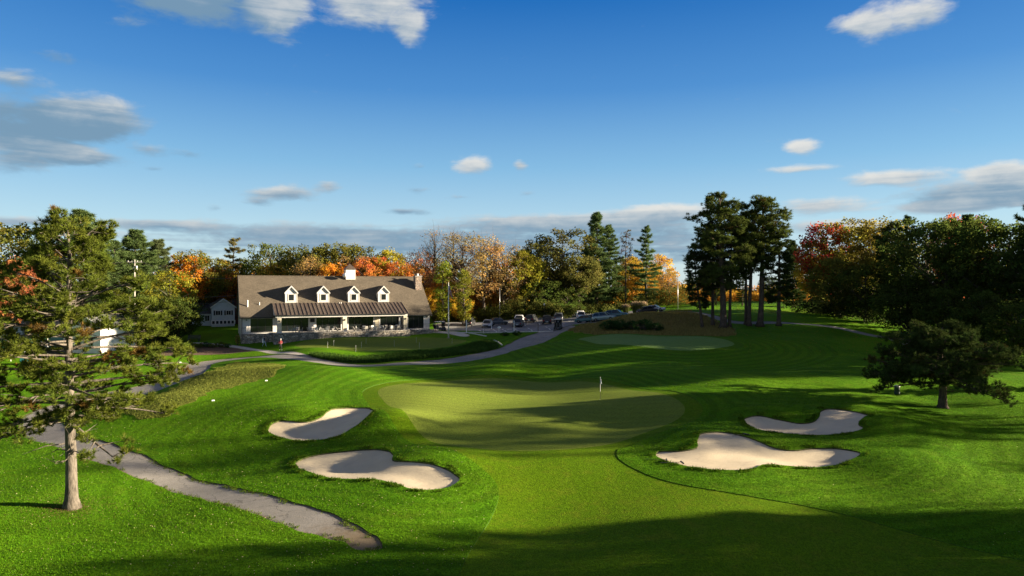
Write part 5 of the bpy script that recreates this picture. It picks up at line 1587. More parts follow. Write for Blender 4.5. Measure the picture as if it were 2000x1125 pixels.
def loft(stations):
    """stations: list of rings (same point count) -> closed mesh builder"""
    m = MB(); k = len(stations[0])
    vs = [p for r_ in stations for p in r_]; fs = []
    for i in range(len(stations) - 1):
        for j in range(k):
            j2 = (j + 1) % k
            fs.append((i * k + j, i * k + j2, (i + 1) * k + j2, (i + 1) * k + j))
    fs.append(tuple(range(k))); fs.append(tuple((len(stations) - 1) * k + j for j in reversed(range(k))))
    return m.add(vs, fs)
def car(kind, paint, name='parked_car'):
    L, W, Hh, belt = {'sedan': (4.7, 1.82, 1.45, .92), 'suv': (4.75, 1.92, 1.74, 1.08), 'pickup': (5.7, 2.0, 1.85, 1.18)}[kind]
    r0 = empty(name)
    h = W / 2
    def ring(x, zb, zt, hw):
        c = .1
        return [(x, -hw + .06, zb), (x, hw - .06, zb), (x, hw, zb + c), (x, hw, zt - .22), (x, hw - .05, zt - .06), (x, hw - .16, zt), (x, -hw + .16, zt), (x, -hw + .05, zt - .06), (x, -hw, zt - .22), (x, -hw, zb + c)]
    f, b = L / 2, -L / 2
    hood = belt - (.10 if kind == 'sedan' else .06)
    tail = belt + (.02 if kind != 'pickup' else -.02)
    st = [ring(b, .38, tail - .16, h - .13), ring(b + .10, .30, tail - .05, h - .04), ring(b + .5, .24, tail, h), ring(-.6, .22, belt, h), ring(.7, .22, belt, h), ring(1.0, .22, hood + .03, h), ring(f - .45, .24, hood - .08, h - .02), ring(f - .10, .28, hood - .20, h - .08), ring(f, .36, hood - .32, h - .2)]
    body = loft(st).build('body', paint, r0, True)
    if kind == 'sedan': xs = (-1.75, -1.0, .45, 1.15)
    elif kind == 'suv': xs = (-2.2, -1.85, .35, 1.05)
    else: xs = (-.75, -.55, .75, 1.35)
    zb, zt = belt - .02, Hh - .06
    hb, ht = h - .10, h - .28
    cab = MB()
    lo = [(xs[0], -hb, zb), (xs[3], -hb + .05, zb), (xs[3], hb - .05, zb), (xs[0], hb, zb)]
    hi = [(xs[1], -ht, zt), (xs[2], -ht, zt), (xs[2], ht, zt), (xs[1], ht, zt)]
    cab.hexa(lo, hi)
    cab.build('windows', M_CARGLASS, r0)
    rf_ = MB().hexa([(xs[1] - .06, -ht - .03, zt - .01), (xs[2] + .08, -ht - .03, zt - .01), (xs[2] + .08, ht + .03, zt - .01), (xs[1] - .06, ht + .03, zt - .01)], [(xs[1] + .06, -ht + .12, zt + .075), (xs[2] - .1, -ht + .12, zt + .075), (xs[2] - .1, ht - .12, zt + .075), (xs[1] + .06, ht - .12, zt + .075)])
    rf_.build('roof', paint, r0, True, .03)
    for a, bb in ((0, 0), (3, 3), (1, 1), (2, 2)):
        MB().tube([Vector(lo[a]) * 1.0, Vector(hi[bb])], .055 if kind == 'sedan' else .075, 5).build('pillar', paint, r0)
    xm = (xs[1] + xs[2]) / 2
    for s_ in (-1, 1):
        MB().tube([(xm - .05, s_ * (hb + .005), zb), (xm, s_ * (ht + .01), zt)], .04, 5).build('pillar', paint, r0)
        MB().box(xs[3] - .35, xs[3] - .2, s_ * (h + .04) - .1, s_ * (h + .04) + .1, zb + .02, zb + .16).build('wing_mirror', paint, r0, bevel=.02)
    if kind == 'pickup':
        MB().box(b + .12, xs[0] - .05, -h + .14, h - .14, tail - .01, tail + .006).build('cargo_bed', M_BLACK, r0)
    for x_ in (b + .85, f - .88):
        for s_ in (-1, 1):
            w_ = empty_part = link_mesh('wheel', tyre_me, None, r0); w_.location = (x_, s_ * (h - .10), .335); w_.rotation_euler = (R(90), 0, 0)
            link_mesh('rim', rim_me, None, w_)
    for s_ in (-1, 1):
        MB().box(f - .14, f - .035, s_ * (h - .36) - .17, s_ * (h - .36) + .17, hood - .40, hood - .27).build('headlight', M_LAMP, r0, bevel=.02)
        MB().box(b - .012, b + .1, s_ * (h - .27) - .12, s_ * (h - .27) + .12, tail - .40, tail - .16).build('tail_light', M_TAIL, r0, bevel=.015)
    MB().box(b - .03, b - .005, -.26, .26, .55, .68).build('number_plate', M_PLATE, r0)
    MB().box(f - .02, f + .025, -.42, .42, .40, .56).build('grille', M_BLACK, r0)
    MB().box(b - .05, b + .12, -h + .16, h - .16, .34, .46).build('bumper', M_DARKM, r0, bevel=.02)
    return r0
P_BLK = car_paint('black_paint', (.012, .013, .015), .4, 0); P_SIL = car_paint('silver_paint', (.48, .50, .52)); P_WHT = car_paint('white_car_paint', (.78, .78, .77), .3, 0); P_TEAL = car_paint('teal_car_paint', (.05, .13, .15)); P_GRY = car_paint('grey_car_paint', (.10, .115, .13)); P_LTEAL = car_paint('silver_blue_paint', (.22, .30, .33))
M_SEDAN = {}
def park(kind, paint, px, py, head, label):
    key = (kind, paint.name)
    if key not in M_SEDAN:
        M_SEDAN[key] = o = car(kind, paint)
    else:
        o = copy_tree(M_SEDAN[key])
    p = at(px, py)
    o.location = (p.x, p.y, p.z - .03)
    o.rotation_euler = (0, 0, R(head))
    dx = 1.2
    zf = gz1(p.x + dx * math.cos(R(head)), p.y + dx * math.sin(R(head))); zb = gz1(p.x - dx * math.cos(R(head)), p.y - dx * math.sin(R(head)))
    o.rotation_euler = (0, -math.atan2(zf - zb, 2 * dx), R(head))
    tag(o, label, 'car', 'cars parked in the lot')
park('suv', P_BLK, 917, 635, 82, 'black car at the left end of the lot behind the leftmost white post')
park('sedan', P_SIL, 952, 638, -95, 'silver sedan facing the camera near the left of the lot')
park('sedan', P_GRY, 972, 634, 30, 'dark sedan tucked behind the silver one')
park('pickup', P_WHT, 1014, 632, 86, 'white pickup truck behind the dark car in mid lot')
park('suv', P_GRY, 1012, 637, 84, 'dark car seen from behind in front of the white pickup')
park('suv', P_BLK, 1038, 629, 75, 'black car by the hedge right of the white pickup')
park('suv', P_BLK, 1068, 631, 88, 'black car seen from behind left of the golf cart')
park('suv', P_GRY, 1091, 626, 85, 'dark car just behind the golf cart')
park('suv', P_WHT, 1134, 622, 86, 'white car seen from behind at the top of the lot')
park('sedan', P_TEAL, 1146, 629, -20, 'dark teal sedan at the low end of the right row')
park('sedan', P_LTEAL, 1163, 627, -22, 'silver blue sedan second in the right row')
park('suv', P_LTEAL, 1181, 626, -24, 'silver blue tall car third in the right row')
park('suv', P_TEAL, 1205, 621, -24, 'dark blue car at the top of the right row')
park('sedan', P_BLK, 1266, 611, 10, 'black car half hidden behind the ornamental grasses and mound')
park('sedan', P_SIL, 1278, 609, -25, 'silver car peeking over the dry mound')

# golf carts
def golf_cart(name='golf_cart', bags=True):
    r0 = empty(name)
    dk = P_BLK
    MB().hexa([(-1.15, -.58, .30), (1.1, -.58, .30), (1.1, .58, .30), (-1.15, .58, .30)], [(-1.1, -.56, .62), (1.15, -.5, .58), (1.15, .5, .58), (-1.1, .56, .62)]).build('body', dk, r0, bevel=.05, seg=2)
    MB().hexa([(.62, -.56, .55), (1.15, -.48, .55), (1.15, .48, .55), (.62, .56, .55)], [(.62, -.54, .98), (.95, -.42, .84), (.95, .42, .84), (.62, .54, .98)]).build('cowl', dk, r0, bevel=.04, seg=2)
    MB().box(-.55, .0, -.54, .54, .62, .82).build('seat', M_WOODC, r0, bevel=.04)
    MB().hexa([(-.62, -.54, .82), (-.5, -.54, .82), (-.5, .54, .82), (-.62, .54, .82)], [(-.72, -.52, 1.2), (-.62, -.52, 1.2), (-.62, .52, 1.2), (-.72, .52, 1.2)]).build('backrest', M_WOODC, r0, bevel=.03)
    MB().box(-1.05, .75, -.62, .62, 1.82, 1.92).build('roof', M_WHITEP, r0, bevel=.04, seg=2)
    for x0, x1 in ((.82, .6), (-.95, -.9)):
        for s_ in (-1, 1): MB().tube([(x0, s_ * .5, .7), (x1, s_ * .54, 1.83)], .025, 6).build('post', M_DARKM, r0)
    MB().hexa([(.80, -.5, .95), (.82, -.5, .95), (.82, .5, .95), (.80, .5, .95)], [(.60, -.5, 1.8), (.62, -.5, 1.8), (.62, .5, 1.8), (.60, .5, 1.8)]).build('windscreen', M_CARGLASS, r0)
    MB().tube([(.55, .25, .9), (.38, .25, 1.08)], .02, 6).lathe([(.14, 1.07), (.17, 1.085), (.14, 1.10)], (.36, .25), 12).build('steering_wheel', M_BLACK, r0)
    for x_ in (-.8, .82):
        for s_ in (-1, 1):
            w_ = link_mesh('wheel', tyre_me, None, r0); w_.scale = (.7, .7, .8); w_.location = (x_, s_ * .52, .235); w_.rotation_euler = (R(90), 0, 0)
    if bags:
        for s_ in (-1, 1):
            g = MB().tube([(-1.12, s_ * .26, .5), (-1.2, s_ * .26, .95), (-1.28, s_ * .26, 1.35)], [.15, .17, .14], 10).build('golf_bag', M_BLACK if s_ < 0 else M_DARKM, r0)
            for k in range(5):
                a = k * 1.26
                MB().tube([(-1.26 + .06 * math.cos(a), s_ * .26 + .06 * math.sin(a), 1.3), (-1.34 + .09 * math.cos(a), s_ * .26 + .09 * math.sin(a), 1.62)], [.012, .03], 5).build('club', M_STEEL, g)
    return r0
gc = golf_cart()
p = at(1090, 643); gc.location = (p.x, p.y, p.z - .03); gc.rotation_euler = (0, 0, R(75))
gc.scale = (1.05, 1.05, 1.05)
tag(gc, 'black golf cart with a white roof driving up the cart path to the lot', 'golf cart')
g2 = copy_tree(gc); p = chw(36.6, 1.5); p.z = gz1(p.x, p.y); g2.location = (p.x, p.y, p.z - .03); g2.rotation_euler = (0, 0, R(35)); g2.scale = (1, 1, 1)
tag(g2, 'golf cart parked at the right corner of the clubhouse', 'golf cart')

# ------------------------------------------------------------------ two golfers
M_SKIN = simple('skin', (.45, .27, .19), .6, var=.06)
def person(name, joints, shirt, pants, shoes, hair, cap=None, longs=True):
    """one skinned body; joints: dict of positions, facing +x"""
    names = ['pelvis', 'waist', 'chest', 'neck', 'head0', 'head1', 'sL', 'eL', 'wL', 'hL', 'sR', 'eR', 'wR', 'hR', 'hipL', 'kL', 'aL', 'tL', 'hipR', 'kR', 'aR', 'tR']
    rad = dict(pelvis=(.15, .12), waist=(.14, .11), chest=(.17, .12), neck=(.06, .06), head0=(.085, .085), head1=(.085, .10), hipL=(.095, .095), kL=(.065, .065), aL=(.045, .045), tL=(.04, .035), sL=(.06, .06), eL=(.045, .045), wL=(.032, .032), hL=(.035, .02))
    eds = [('pelvis', 'waist'), ('waist', 'chest'), ('chest', 'neck'), ('neck', 'head0'), ('head0', 'head1')]
    for s_ in 'LR':
        eds += [('chest', 's' + s_), ('s' + s_, 'e' + s_), ('e' + s_, 'w' + s_), ('w' + s_, 'h' + s_), ('pelvis', 'hip' + s_), ('hip' + s_, 'k' + s_), ('k' + s_, 'a' + s_), ('a' + s_, 't' + s_)]
    fingers = []
    V = [joints[n] for n in names]
    me = bpy.data.meshes.new(name)
    me.from_pydata(V, [(names.index(a), names.index(b)) for a, b in eds], [])
    o = bpy.data.objects.new('skeleton_tmp', me); COL.objects.link(o)
    md = o.modifiers.new('Skin', 'SKIN')
    for i, n in enumerate(names):
        r_ = rad[n[:-1] + 'L'] if n[-1] == 'R' and n[:-1] + 'L' in rad else rad[n]
        me.skin_vertices[0].data[i].radius = r_
        me.skin_vertices[0].data[i].use_root = (i == 0)
    sb = o.modifiers.new('Sub', 'SUBSURF'); sb.levels = 1; sb.render_levels = 1
    dg = bpy.context.evaluated_depsgraph_get()
    bmx = bmesh.new(); bmx.from_mesh(o.evaluated_get(dg).to_mesh())
    bpy.data.objects.remove(o)
    for s_ in 'LR':
        w_, h_ = Vector(joints['w' + s_]), Vector(joints['h' + s_])
        d_ = (h_ - w_).normalized(); sd = d_.cross(Vector((0, 1, 0))).normalized() if abs(d_.y) < .9 else Vector((1, 0, 0))
        for k in range(5):
            if k < 4:
                b0 = h_ + sd * (.03 - .02 * k); e0 = b0 + d_ * (.08, .09, .085, .065)[k] + Vector((.02, 0, 0))
            else:
                b0 = w_.lerp(h_, .5) + sd * .03; e0 = b0 + d_ * .05 + sd * .03
            fm = MB().tube([b0, b0.lerp(e0, .5), e0], [.010, .010, .007], 5)
            vs = [bmx.verts.new(v) for v in fm.v]
            for f in fm.f: bmx.faces.new([vs[i] for i in f])
    hd = Vector(joints['head1'])
    fm = MB().tube([hd + Vector((.075, 0, -.02)), hd + Vector((.115, 0, -.06))], [.010, .018], 5)
    vs = [bmx.verts.new(v) for v in fm.v]
    for f in fm.f: bmx.faces.new([vs[i] for i in f])
    me2 = bpy.data.meshes.new(name); bmx.to_mesh(me2); bmx.free()
    for m_ in (M_SKIN, shirt, pants, shoes): me2.materials.append(m_)
    zw = joints['pelvis'][2] + .04; zn = joints['neck'][2] - .02
    for f in me2.polygons:
        c = f.center
        mi = 0
        if c.z < .1: mi = 3
        elif c.z < zw: mi = 2
        elif c.z < zn: mi = 1
        for s_ in 'LR':
            if (c - Vector(joints['h' + s_])).length < .11 or (c - Vector(joints['w' + s_])).length < .06: mi = 0
        f.material_index = mi; f.use_smooth = True
    root = empty(name)
    b = link_mesh('body', me2, None, root)
    hx_, hy_, hz_ = hd
    hm = MB().lathe([(.10, hz_ + .0), (.112, hz_ + .05), (.09, hz_ + .11), (.03, hz_ + .135)], (hx_ - .012, hy_), 10)
    link_mesh('hair', hm.mesh('hair', True), hair, root)
    for s_ in (-1, 1):
        MB().lathe([(.004, hz_ - .005), (.012, hz_ + .002), (.004, hz_ + .012)], (hx_ + .086, hy_ + s_ * .033), 6).build('eye', M_BLACK, root)
        MB().lathe([(.008, hz_ - .03), (.02, hz_ - .01), (.01, hz_ + .02)], (hx_ - .0, hy_ + s_ * .095), 6).build('ear', M_SKIN, root)
    if cap:
        MB().lathe([(.118, hz_ + .03), (.118, hz_ + .08), (.085, hz_ + .135), (.03, hz_ + .155)], (hx_ - .005, hy_), 12).add([(hx_ + .08, hy_ - .09, hz_ + .045), (hx_ + .21, hy_ - .06, hz_ + .03), (hx_ + .21, hy_ + .06, hz_ + .03), (hx_ + .08, hy_ + .09, hz_ + .045), (hx_ + .08, hy_ - .09, hz_ + .055), (hx_ + .21, hy_ - .06, hz_ + .04), (hx_ + .21, hy_ + .06, hz_ + .04), (hx_ + .08, hy_ + .09, hz_ + .055)], [(3, 2, 1, 0), (4, 5, 6, 7), (0, 1, 5, 4), (1, 2, 6, 5), (2, 3, 7, 6)]).build('cap', cap, root)
    return root
walk = dict(pelvis=(0, 0, .95), waist=(.01, 0, 1.12), chest=(.03, 0, 1.33), neck=(.05, 0, 1.50), head0=(.07, 0, 1.58), head1=(.085, 0, 1.66),
            sL=(.03, .19, 1.42), eL=(-.08, .25, 1.16), wL=(.08, .24, .95), hL=(.12, .23, .87), sR=(.03, -.19, 1.42), eR=(.08, -.25, 1.18), wR=(.26, -.20, 1.08), hR=(.33, -.19, 1.06),
            hipL=(0, .09, .90), kL=(.20, .10, .52), aL=(.24, .10, .09), tL=(.40, .11, .04), hipR=(0, -.09, .90), kR=(-.03, -.10, .50), aR=(-.28, -.10, .14), tR=(-.15, -.11, .05))
stand = dict(pelvis=(0, 0, .95), waist=(.0, 0, 1.12), chest=(.02, 0, 1.33), neck=(.03, 0, 1.50), head0=(.05, 0, 1.58), head1=(.065, 0, 1.66),
             sL=(.02, .19, 1.42), eL=(-.02, .30, 1.18), wL=(.18, .18, 1.08), hL=(.25, .12, 1.08), sR=(.02, -.19, 1.42), eR=(.0, -.28, 1.15), wR=(.16, -.16, 1.04), hR=(.22, -.10, 1.02),
             hipL=(0, .09, .90), kL=(.10, .11, .50), aL=(.10, .12, .09), tL=(.26, .14, .04), hipR=(0, -.09, .90), kR=(.0, -.11, .50), aR=(-.12, -.12, .10), tR=(.04, -.14, .04))
M_NAVY = simple('navy_cloth', (.02, .04, .09), .85); M_JEAN = simple('pale_trousers', (.42, .50, .58), .85); M_RED = simple('dark_red_cloth', (.25, .03, .035), .85); M_BLKC = simple('black_cloth', (.018, .018, .02), .85); M_WSHOE = simple('white_shoes', (.75, .75, .73), .6); M_HAIR = simple('dark_hair', (.03, .02, .015), .7)
pa = person('person', walk, M_NAVY, M_JEAN, M_WSHOE, M_HAIR, simple('navy_cap', (.03, .03, .05), .8))
p = at(516, 676.5); pa.location = (p.x, p.y, p.z - .01); pa.rotation_euler = (0, 0, R(-8))
tag(pa, 'person in navy top and pale trousers walking right beside the terrace wall', 'person')
pb = person('person', stand, M_RED, M_BLKC, M_WSHOE, M_HAIR, simple('white_cap', (.75, .75, .74), .8))
p = at(548, 684); pb.location = (p.x, p.y, p.z - .01); pb.rotation_euler = (0, 0, R(-60))
tag(pb, 'person in a dark red top and black trousers below the terrace wall', 'person')
bg_ = empty('golf_bag', pa.location, R(-8)); tag(bg_, 'white and black golf bag carried by the walking person in navy', 'golf bag')
MB().tube([(-.22, -.05, .60), (-.25, 0, .95), (-.20, .05, 1.32)], [.12, .15, .13], 10).build('bag', M_WHITEP, bg_)
MB().box(-.42, -.30, -.10, .10, .72, 1.05).build('pocket', M_BLACK, bg_, bevel=.03)
for k in range(5): MB().tube([(-.20 + .05 * math.cos(k * 1.26), .05 + .05 * math.sin(k * 1.26), 1.28), (-.17 + .08 * math.cos(k * 1.26), .07 + .08 * math.sin(k * 1.26), 1.55)], [.01, .03], 5).build('club', M_STEEL, bg_)

# ------------------------------------------------------------------ flags, poles, posts
def flag_material():
    m, N, out = mat_base('striped_flag')
    bs = N.n('ShaderNodeBsdfPrincipled')
    s_ = N.n('ShaderNodeAttribute', attribute_name='fs').outputs['Fac']; t_ = N.n('ShaderNodeAttribute', attribute_name='ft').outputs['Fac']
    st = N.m('GREATER_THAN', N.m('FRACT', N.m('MULTIPLY', t_, 6.5)), .5)
    c = N.mix(st, (.42, .02, .03), (.75, .74, .72))
    can_ = N.m('MULTIPLY', N.m('LESS_THAN', s_, .4), N.m('GREATER_THAN', t_, 6 / 13))
    fx = N.m('SUBTRACT', N.m('FRACT', N.m('MULTIPLY', s_, 15)), .5); fy = N.m('SUBTRACT', N.m('FRACT', N.m('MULTIPLY', t_, 16.7)), .5)
    star = N.m('LESS_THAN', N.m('ADD', N.m('MULTIPLY', fx, fx), N.m('MULTIPLY', fy, fy)), .06)
    c = N.mix(can_, c, N.mix(star, (.02, .03, .13), (.75, .75, .75)))
    N.link(c, bs.inputs['Base Color']); bs.inputs['Roughness'].default_value = .8
    tr = N.n('ShaderNodeBsdfTranslucent'); N.link(c, tr.inputs['Color'])
    mx = N.n('ShaderNodeMixShader'); mx.inputs[0].default_value = .3
    N.link(bs.outputs[0], mx.inputs[1]); N.link(tr.outputs[0], mx.inputs[2]); N.link(mx.outputs[0], out.inputs[0])
    return m
fp = at(876, 660)
pole = empty('flagpole', fp); tag(pole, 'tall white flagpole with a limp striped flag beside the practice green', 'flagpole')
MB().tube([(0, 0, -.2), (0, 0, 4.5), (0, 0, 9.75)], [.11, .09, .05], 12).build('pole', M_WHITEP, pole, True)
MB().lathe([(.02, 9.74), (.10, 9.82), (.11, 9.88), (.06, 9.96), (.01, 9.98)], sides=10).build('finial', simple('gold_ball', (.6, .42, .12), .3, .9), pole, True)
MB().lathe([(.35, -.1), (.3, .08), (.13, .12)], sides=14).build('base', M_CONC, pole)
nu, nv = 22, 14
VV = []; fs_ = []; ft_ = []
for j in range(nv):
    for i in range(nu):
        s_, t_ = i / (nu - 1), j / (nv - 1)
        fold = math.sin(s_ * 15 + t_ * 1.2) * .17 * (.25 + s_)
        x_ = .06 + s_ * (.46 + .22 * (1 - t_)) + .03 * math.sin(t_ * 7)
        z_ = 9.4 - (1 - t_) * 1.55 - s_ * 1.35 * (.75 + .25 * t_)
        VV.append((x_, fold, z_)); fs_.append(s_); ft_.append(t_)
FF = [(j * nu + i, j * nu + i + 1, (j + 1) * nu + i + 1, (j + 1) * nu + i) for j in range(nv - 1) for i in range(nu - 1)]
link_mesh('flag', np_mesh('flag', np.array(VV), np.array(FF), {'fs': fs_, 'ft': ft_}, True), flag_material(), pole)

gp = at(1172.5, 780)
pin = empty('flagstick', gp); tag(pin, 'flagstick with a small white flag standing in the main green', 'flagstick')
MB().tube([(0, 0, -.1), (0, 0, .75)], .016, 8).build('lower_stick', M_BLACK, pin)
MB().tube([(0, 0, .75), (0, 0, 2.15)], .016, 8).build('stick', M_WHITEP, pin)
VV = []; FF = []
for j in range(8):
    for i in range(10):
        s_, t_ = i / 9, j / 7
        VV.append((.015 + s_ * .10 + .015 * math.sin(t_ * 4), .05 * math.sin(s_ * 9 + t_) * (.3 + s_), 2.12 - (1 - t_) * .42 - s_ * .30))
FF = [(j * 10 + i, j * 10 + i + 1, (j + 1) * 10 + i + 1, (j + 1) * 10 + i) for j in range(7) for i in range(9)]
link_mesh('flag', np_mesh('flag', np.array(VV), np.array(FF), None, True), simple('white_flag', (.85, .85, .84), .8, var=.02), pin)
cup = MB().lathe([(.054, .0), (.054, .004)], sides=16); cup.build('cup_rim', M_WHITEP, pin).location = (0, 0, -.034)
tee_pins = [(640, 679.5, 'leftmost pin on the practice green'), (652, 676, 'second pin from the left on the practice green'), (695, 687, 'pin nearest the camera on the practice green'), (706, 679.5, 'pin just behind the nearest one on the practice green'), (715, 671, 'pin at the back middle of the practice green'), (770, 677, 'pin right of the middle of the practice green'), (819, 680.5, 'front right pin on the practice green'), (813, 669, 'back right pin on the practice green'), (883, 671, 'rightmost pin on the practice green, by the flagpole')]
pin_me = MB().tube([(0, 0, -.05), (0, 0, .85)], [.010, .009], 6).mesh('stick'); pin_me.materials.append(M_WHITEP)
knob_me = MB().lathe([(.011, .85), (.02, .88), (.011, .92)], sides=8).mesh('knob'); knob_me.materials.append(M_WHITEP)
for px, py, lb in tee_pins:
    e = empty('practice_pin', at(px, py)); tag(e, 'thin short white ' + lb, 'pin', 'practice green pins')
    link_mesh('stick', pin_me, None, e); link_mesh('knob', knob_me, None, e)

def post(px, py, h, r_, mat, label, cat='post', cap=True, group=None):
    e = empty('post', at(px, py)); tag(e, label, cat, group)
    MB().box(-r_, r_, -r_, r_, -.2, h).build('shaft', mat, e, bevel=.01)
    if cap: MB().add([(-r_ * 1.3, -r_ * 1.3, h), (r_ * 1.3, -r_ * 1.3, h), (r_ * 1.3, r_ * 1.3, h), (-r_ * 1.3, r_ * 1.3, h), (0, 0, h + .12)], [(3, 2, 1, 0), (0, 1, 4), (1, 2, 4), (2, 3, 4), (3, 0, 4)]).build('cap', mat, e)
    return e
post(911, 650, 2.25, .085, M_WHITEP, 'white square post at the left end of the lot kerb', group='posts along the lot')
post(960, 642, 1.5, .06, M_WHITEP, 'thin white post in front of the silver sedan', group='posts along the lot')
post(1004, 648, 2.0, .075, M_WHITEP, 'white square post in front of the white pickup', group='posts along the lot')
post(1051, 648, 1.7, .055, M_BLACK, 'thin black post near the right end of the lot kerb', group='posts along the lot')
post(944, 651, .75, .04, M_WHITEP, 'short white stake on the dry verge below the lot', group='posts along the lot')
sg_ = empty('sign', at(975, 648)); tag(sg_, 'small white oval sign on the lot edge between two white posts', 'sign')
MB().tube([(-.12, 0, -.1), (-.12, 0, .9)], .03, 6).build('post', M_WHITEP, sg_)
MB().tube([(.12, 0, -.1), (.12, 0, .9)], .03, 6).build('post', M_WHITEP, sg_)
pl = MB().lathe([(.30, -.025), (.32, 0), (.30, .025)], sides=16).build('panel', M_WHITEP, sg_); pl.rotation_euler = (R(90), 0, 0); pl.location = (0, -.04, .82); pl.scale = (1, .7, 1)
def utility_pole(px, ytop, D, label, arm=True, rz=0.0, mat=None):
    b = atD(px, D); h = CAM_Z + (HOR - ytop) / FPX * D - b.z
    e = empty('utility_pole', b, rz); tag(e, label, 'utility pole')
    MB().tube([(0, 0, -.3), (0, 0, h)], [.17, .11] if arm else [.065, .045], 10).build('pole', mat or simple('pole_wood', (.42, .40, .36), .85), e, True)
    if arm:
        MB().box(-1.3, 1.3, -.06, .06, h - .55, h - .4).build('crossarm', MATS['pole_wood'], e)
        for x_ in (-1.15, -.5, .5, 1.15): MB().lathe([(.04, h - .4), (.06, h - .3), (.03, h - .2)], (x_, 0), 8).build('insulator', M_WHITEP, e)
        MB().tube([(.32, 0, h - 2.0), (.32, 0, h - 1.2)], .22, 10).build('transformer', M_STEEL, e)
    return e, h
up1, uh1 = utility_pole(263, 507, 132, 'weathered utility pole with crossarm right of the big pine', True, .2)
up2, uh2 = utility_pole(1324, 545, 150, 'plain pale pole on the crest left of the pine grove', False, 0, M_STEEL)
up3, uh3 = utility_pole(976, 562, 158, 'pale slim pole among the trees behind the lot', False, 0, M_STEEL)
lp_ = empty('lamp_post', atD(1063, 158)); tag(lp_, 'small lamp post with a pale head by the hedge behind the lot', 'lamp post')
MB().tube([(0, 0, 0), (0, 0, 3.0)], .05, 8).build('post', M_BLACK, lp_); MB().lathe([(.08, 3.0), (.17, 3.1), (.15, 3.4), (.04, 3.5)], sides=10).build('lamp_head', M_WHITEP, lp_)
M_WIRE = simple('wire', (.10, .10, .10), .5)
def wire(a, b, sag, label, r_=.025):
    pts = [a.lerp(b, t) + Vector((0, 0, -4 * sag * t * (1 - t))) for t in np.linspace(0, 1, 15)]
    m = MB().tube([q - a for q in pts], r_, 4)
    o = link_mesh('overhead_wire', m.mesh('overhead_wire'), M_WIRE); o.location = a
    tag(o, label, 'wire', 'overhead wires')
tpw = Vector(up1.location) + Vector((0, 0, uh1))
rg = chw(2.0, 8.2, 10.1)
wire(tpw + Vector((1.1, 0, -.3)), rg, 1.6, 'upper overhead wire from the utility pole to the clubhouse ridge')
e2 = chw(-1.0, 6, 6.5)
wire(tpw + Vector((0, 0, -6.0)), e2, .7, 'middle overhead wire passing above the grey blue house', .03)
wire(tpw + Vector((0, 0, -7.2)), e2 + Vector((0, 0, -1.0)), .9, 'lowest overhead wire above the grey blue house', .03)
wire(tpw + Vector((-1.1, 0, -.3)), Vector((-110, 118, 17)), 1.5, 'overhead wire running left behind the big pine')

# kerbs and painted stall lines
M_KERB = simple('kerb_concrete', (.56, .54, .50), .85, var=.1)
M_PAINT = simple('road_paint', (.75, .75, .73), .7, var=.08)
def ribbon(pix, w, h, name, mat, label=None, cat=None, parent=None, lift=.0):
    P_ = wpoly(pix, 1, False, gz)
    zz = gz(P_[:, 0], P_[:, 1]) + lift
    m = MB()
    for i in range(len(P_) - 1):
        a, b = P_[i], P_[i + 1]; d_ = (b - a) / (np.linalg.norm(b - a) + 1e-9); n_ = np.array([-d_[1], d_[0]]) * w / 2
        lo = [(a[0] - n_[0], a[1] - n_[1], zz[i] - .15), (b[0] - n_[0], b[1] - n_[1], zz[i + 1] - .15), (b[0] + n_[0], b[1] + n_[1], zz[i + 1] - .15), (a[0] + n_[0], a[1] + n_[1], zz[i] - .15)]
        m.hexa(lo, [(q[0], q[1], q[2] + .15 + h) for q in lo])
    o = m.build(name, mat, parent)
    if label: tag(o, label, cat)
    return o
ribbon([(893, 650.5), (930, 650), (985, 649.3), (1040, 648.3), (1080, 647)], .35, .13, 'kerb', M_KERB, 'pale concrete kerb along the near edge of the lot', 'kerb')
ribbon([(916, 651), (930, 653), (950, 657)], .3, .13, 'kerb', M_KERB, 'short pale kerb angling down from the white post', 'kerb')
lot_o = bpy.data.objects['parking_lot']
for a, b in [((935, 644.5), (942, 648.5)), ((963, 643.5), (971, 648)), ((980, 642.5), (989, 647.5)), ((1005, 641.5), (1012, 646.5)), ((1031, 640.5), (1040, 646)), ((1066, 638), (1075, 643.5)), ((1024, 631), (1026, 636)), ((1052, 631.5), (1055, 634)), ((990, 643), (1000, 642.5)), ((948, 644.5), (956, 644.3)), ((1085, 634), (1105, 631)), ((1070, 636.5), (1100, 634.5)), ((965, 636), (972, 633)), ((1110, 627), (1122, 625))]:
    ribbon([a, b], .18, .006, 'stall_line', M_PAINT, None, None, lot_o, -.035)

# bench, bin, rakes, markers
bn = empty('bench', at(378, 668), R(6)); tag(bn, 'dark slatted bench on the lawn at left above the mulch bed', 'bench')
M_BENCH = simple('bench_wood', (.035, .04, .035), .7)
for k in range(3): MB().box(-.85, .85, -.22 + k * .16, -.09 + k * .16, .42, .46).build('seat_slat', M_BENCH, bn)
for k in range(3): MB().box(-.85, .85, .27 + k * .03, .31 + k * .03, .55 + k * .15, .66 + k * .15).build('back_slat', M_BENCH, bn)
for s_ in (-.7, .7):
    MB().box(s_ - .04, s_ + .04, -.22, -.14, -.05, .42).build('leg', M_BENCH, bn); MB().box(s_ - .04, s_ + .04, .26, .34, -.05, .95).build('leg', M_BENCH, bn)
bn.scale = (1.25, 1.25, 1.25)
bi = empty('litter_bin', at(1752, 770)); tag(bi, 'dark green round bin on the slope left of the low pine', 'bin')
MB().lathe([(.22, 0), (.25, .05), (.25, .72), (.22, .74)], sides=14).build('drum', simple('dark_green_paint', (.02, .05, .04), .5), bi)
MB().lathe([(.27, .74), (.27, .80), (.15, .88), (.02, .90)], sides=14).build('lid', M_STEEL, bi)
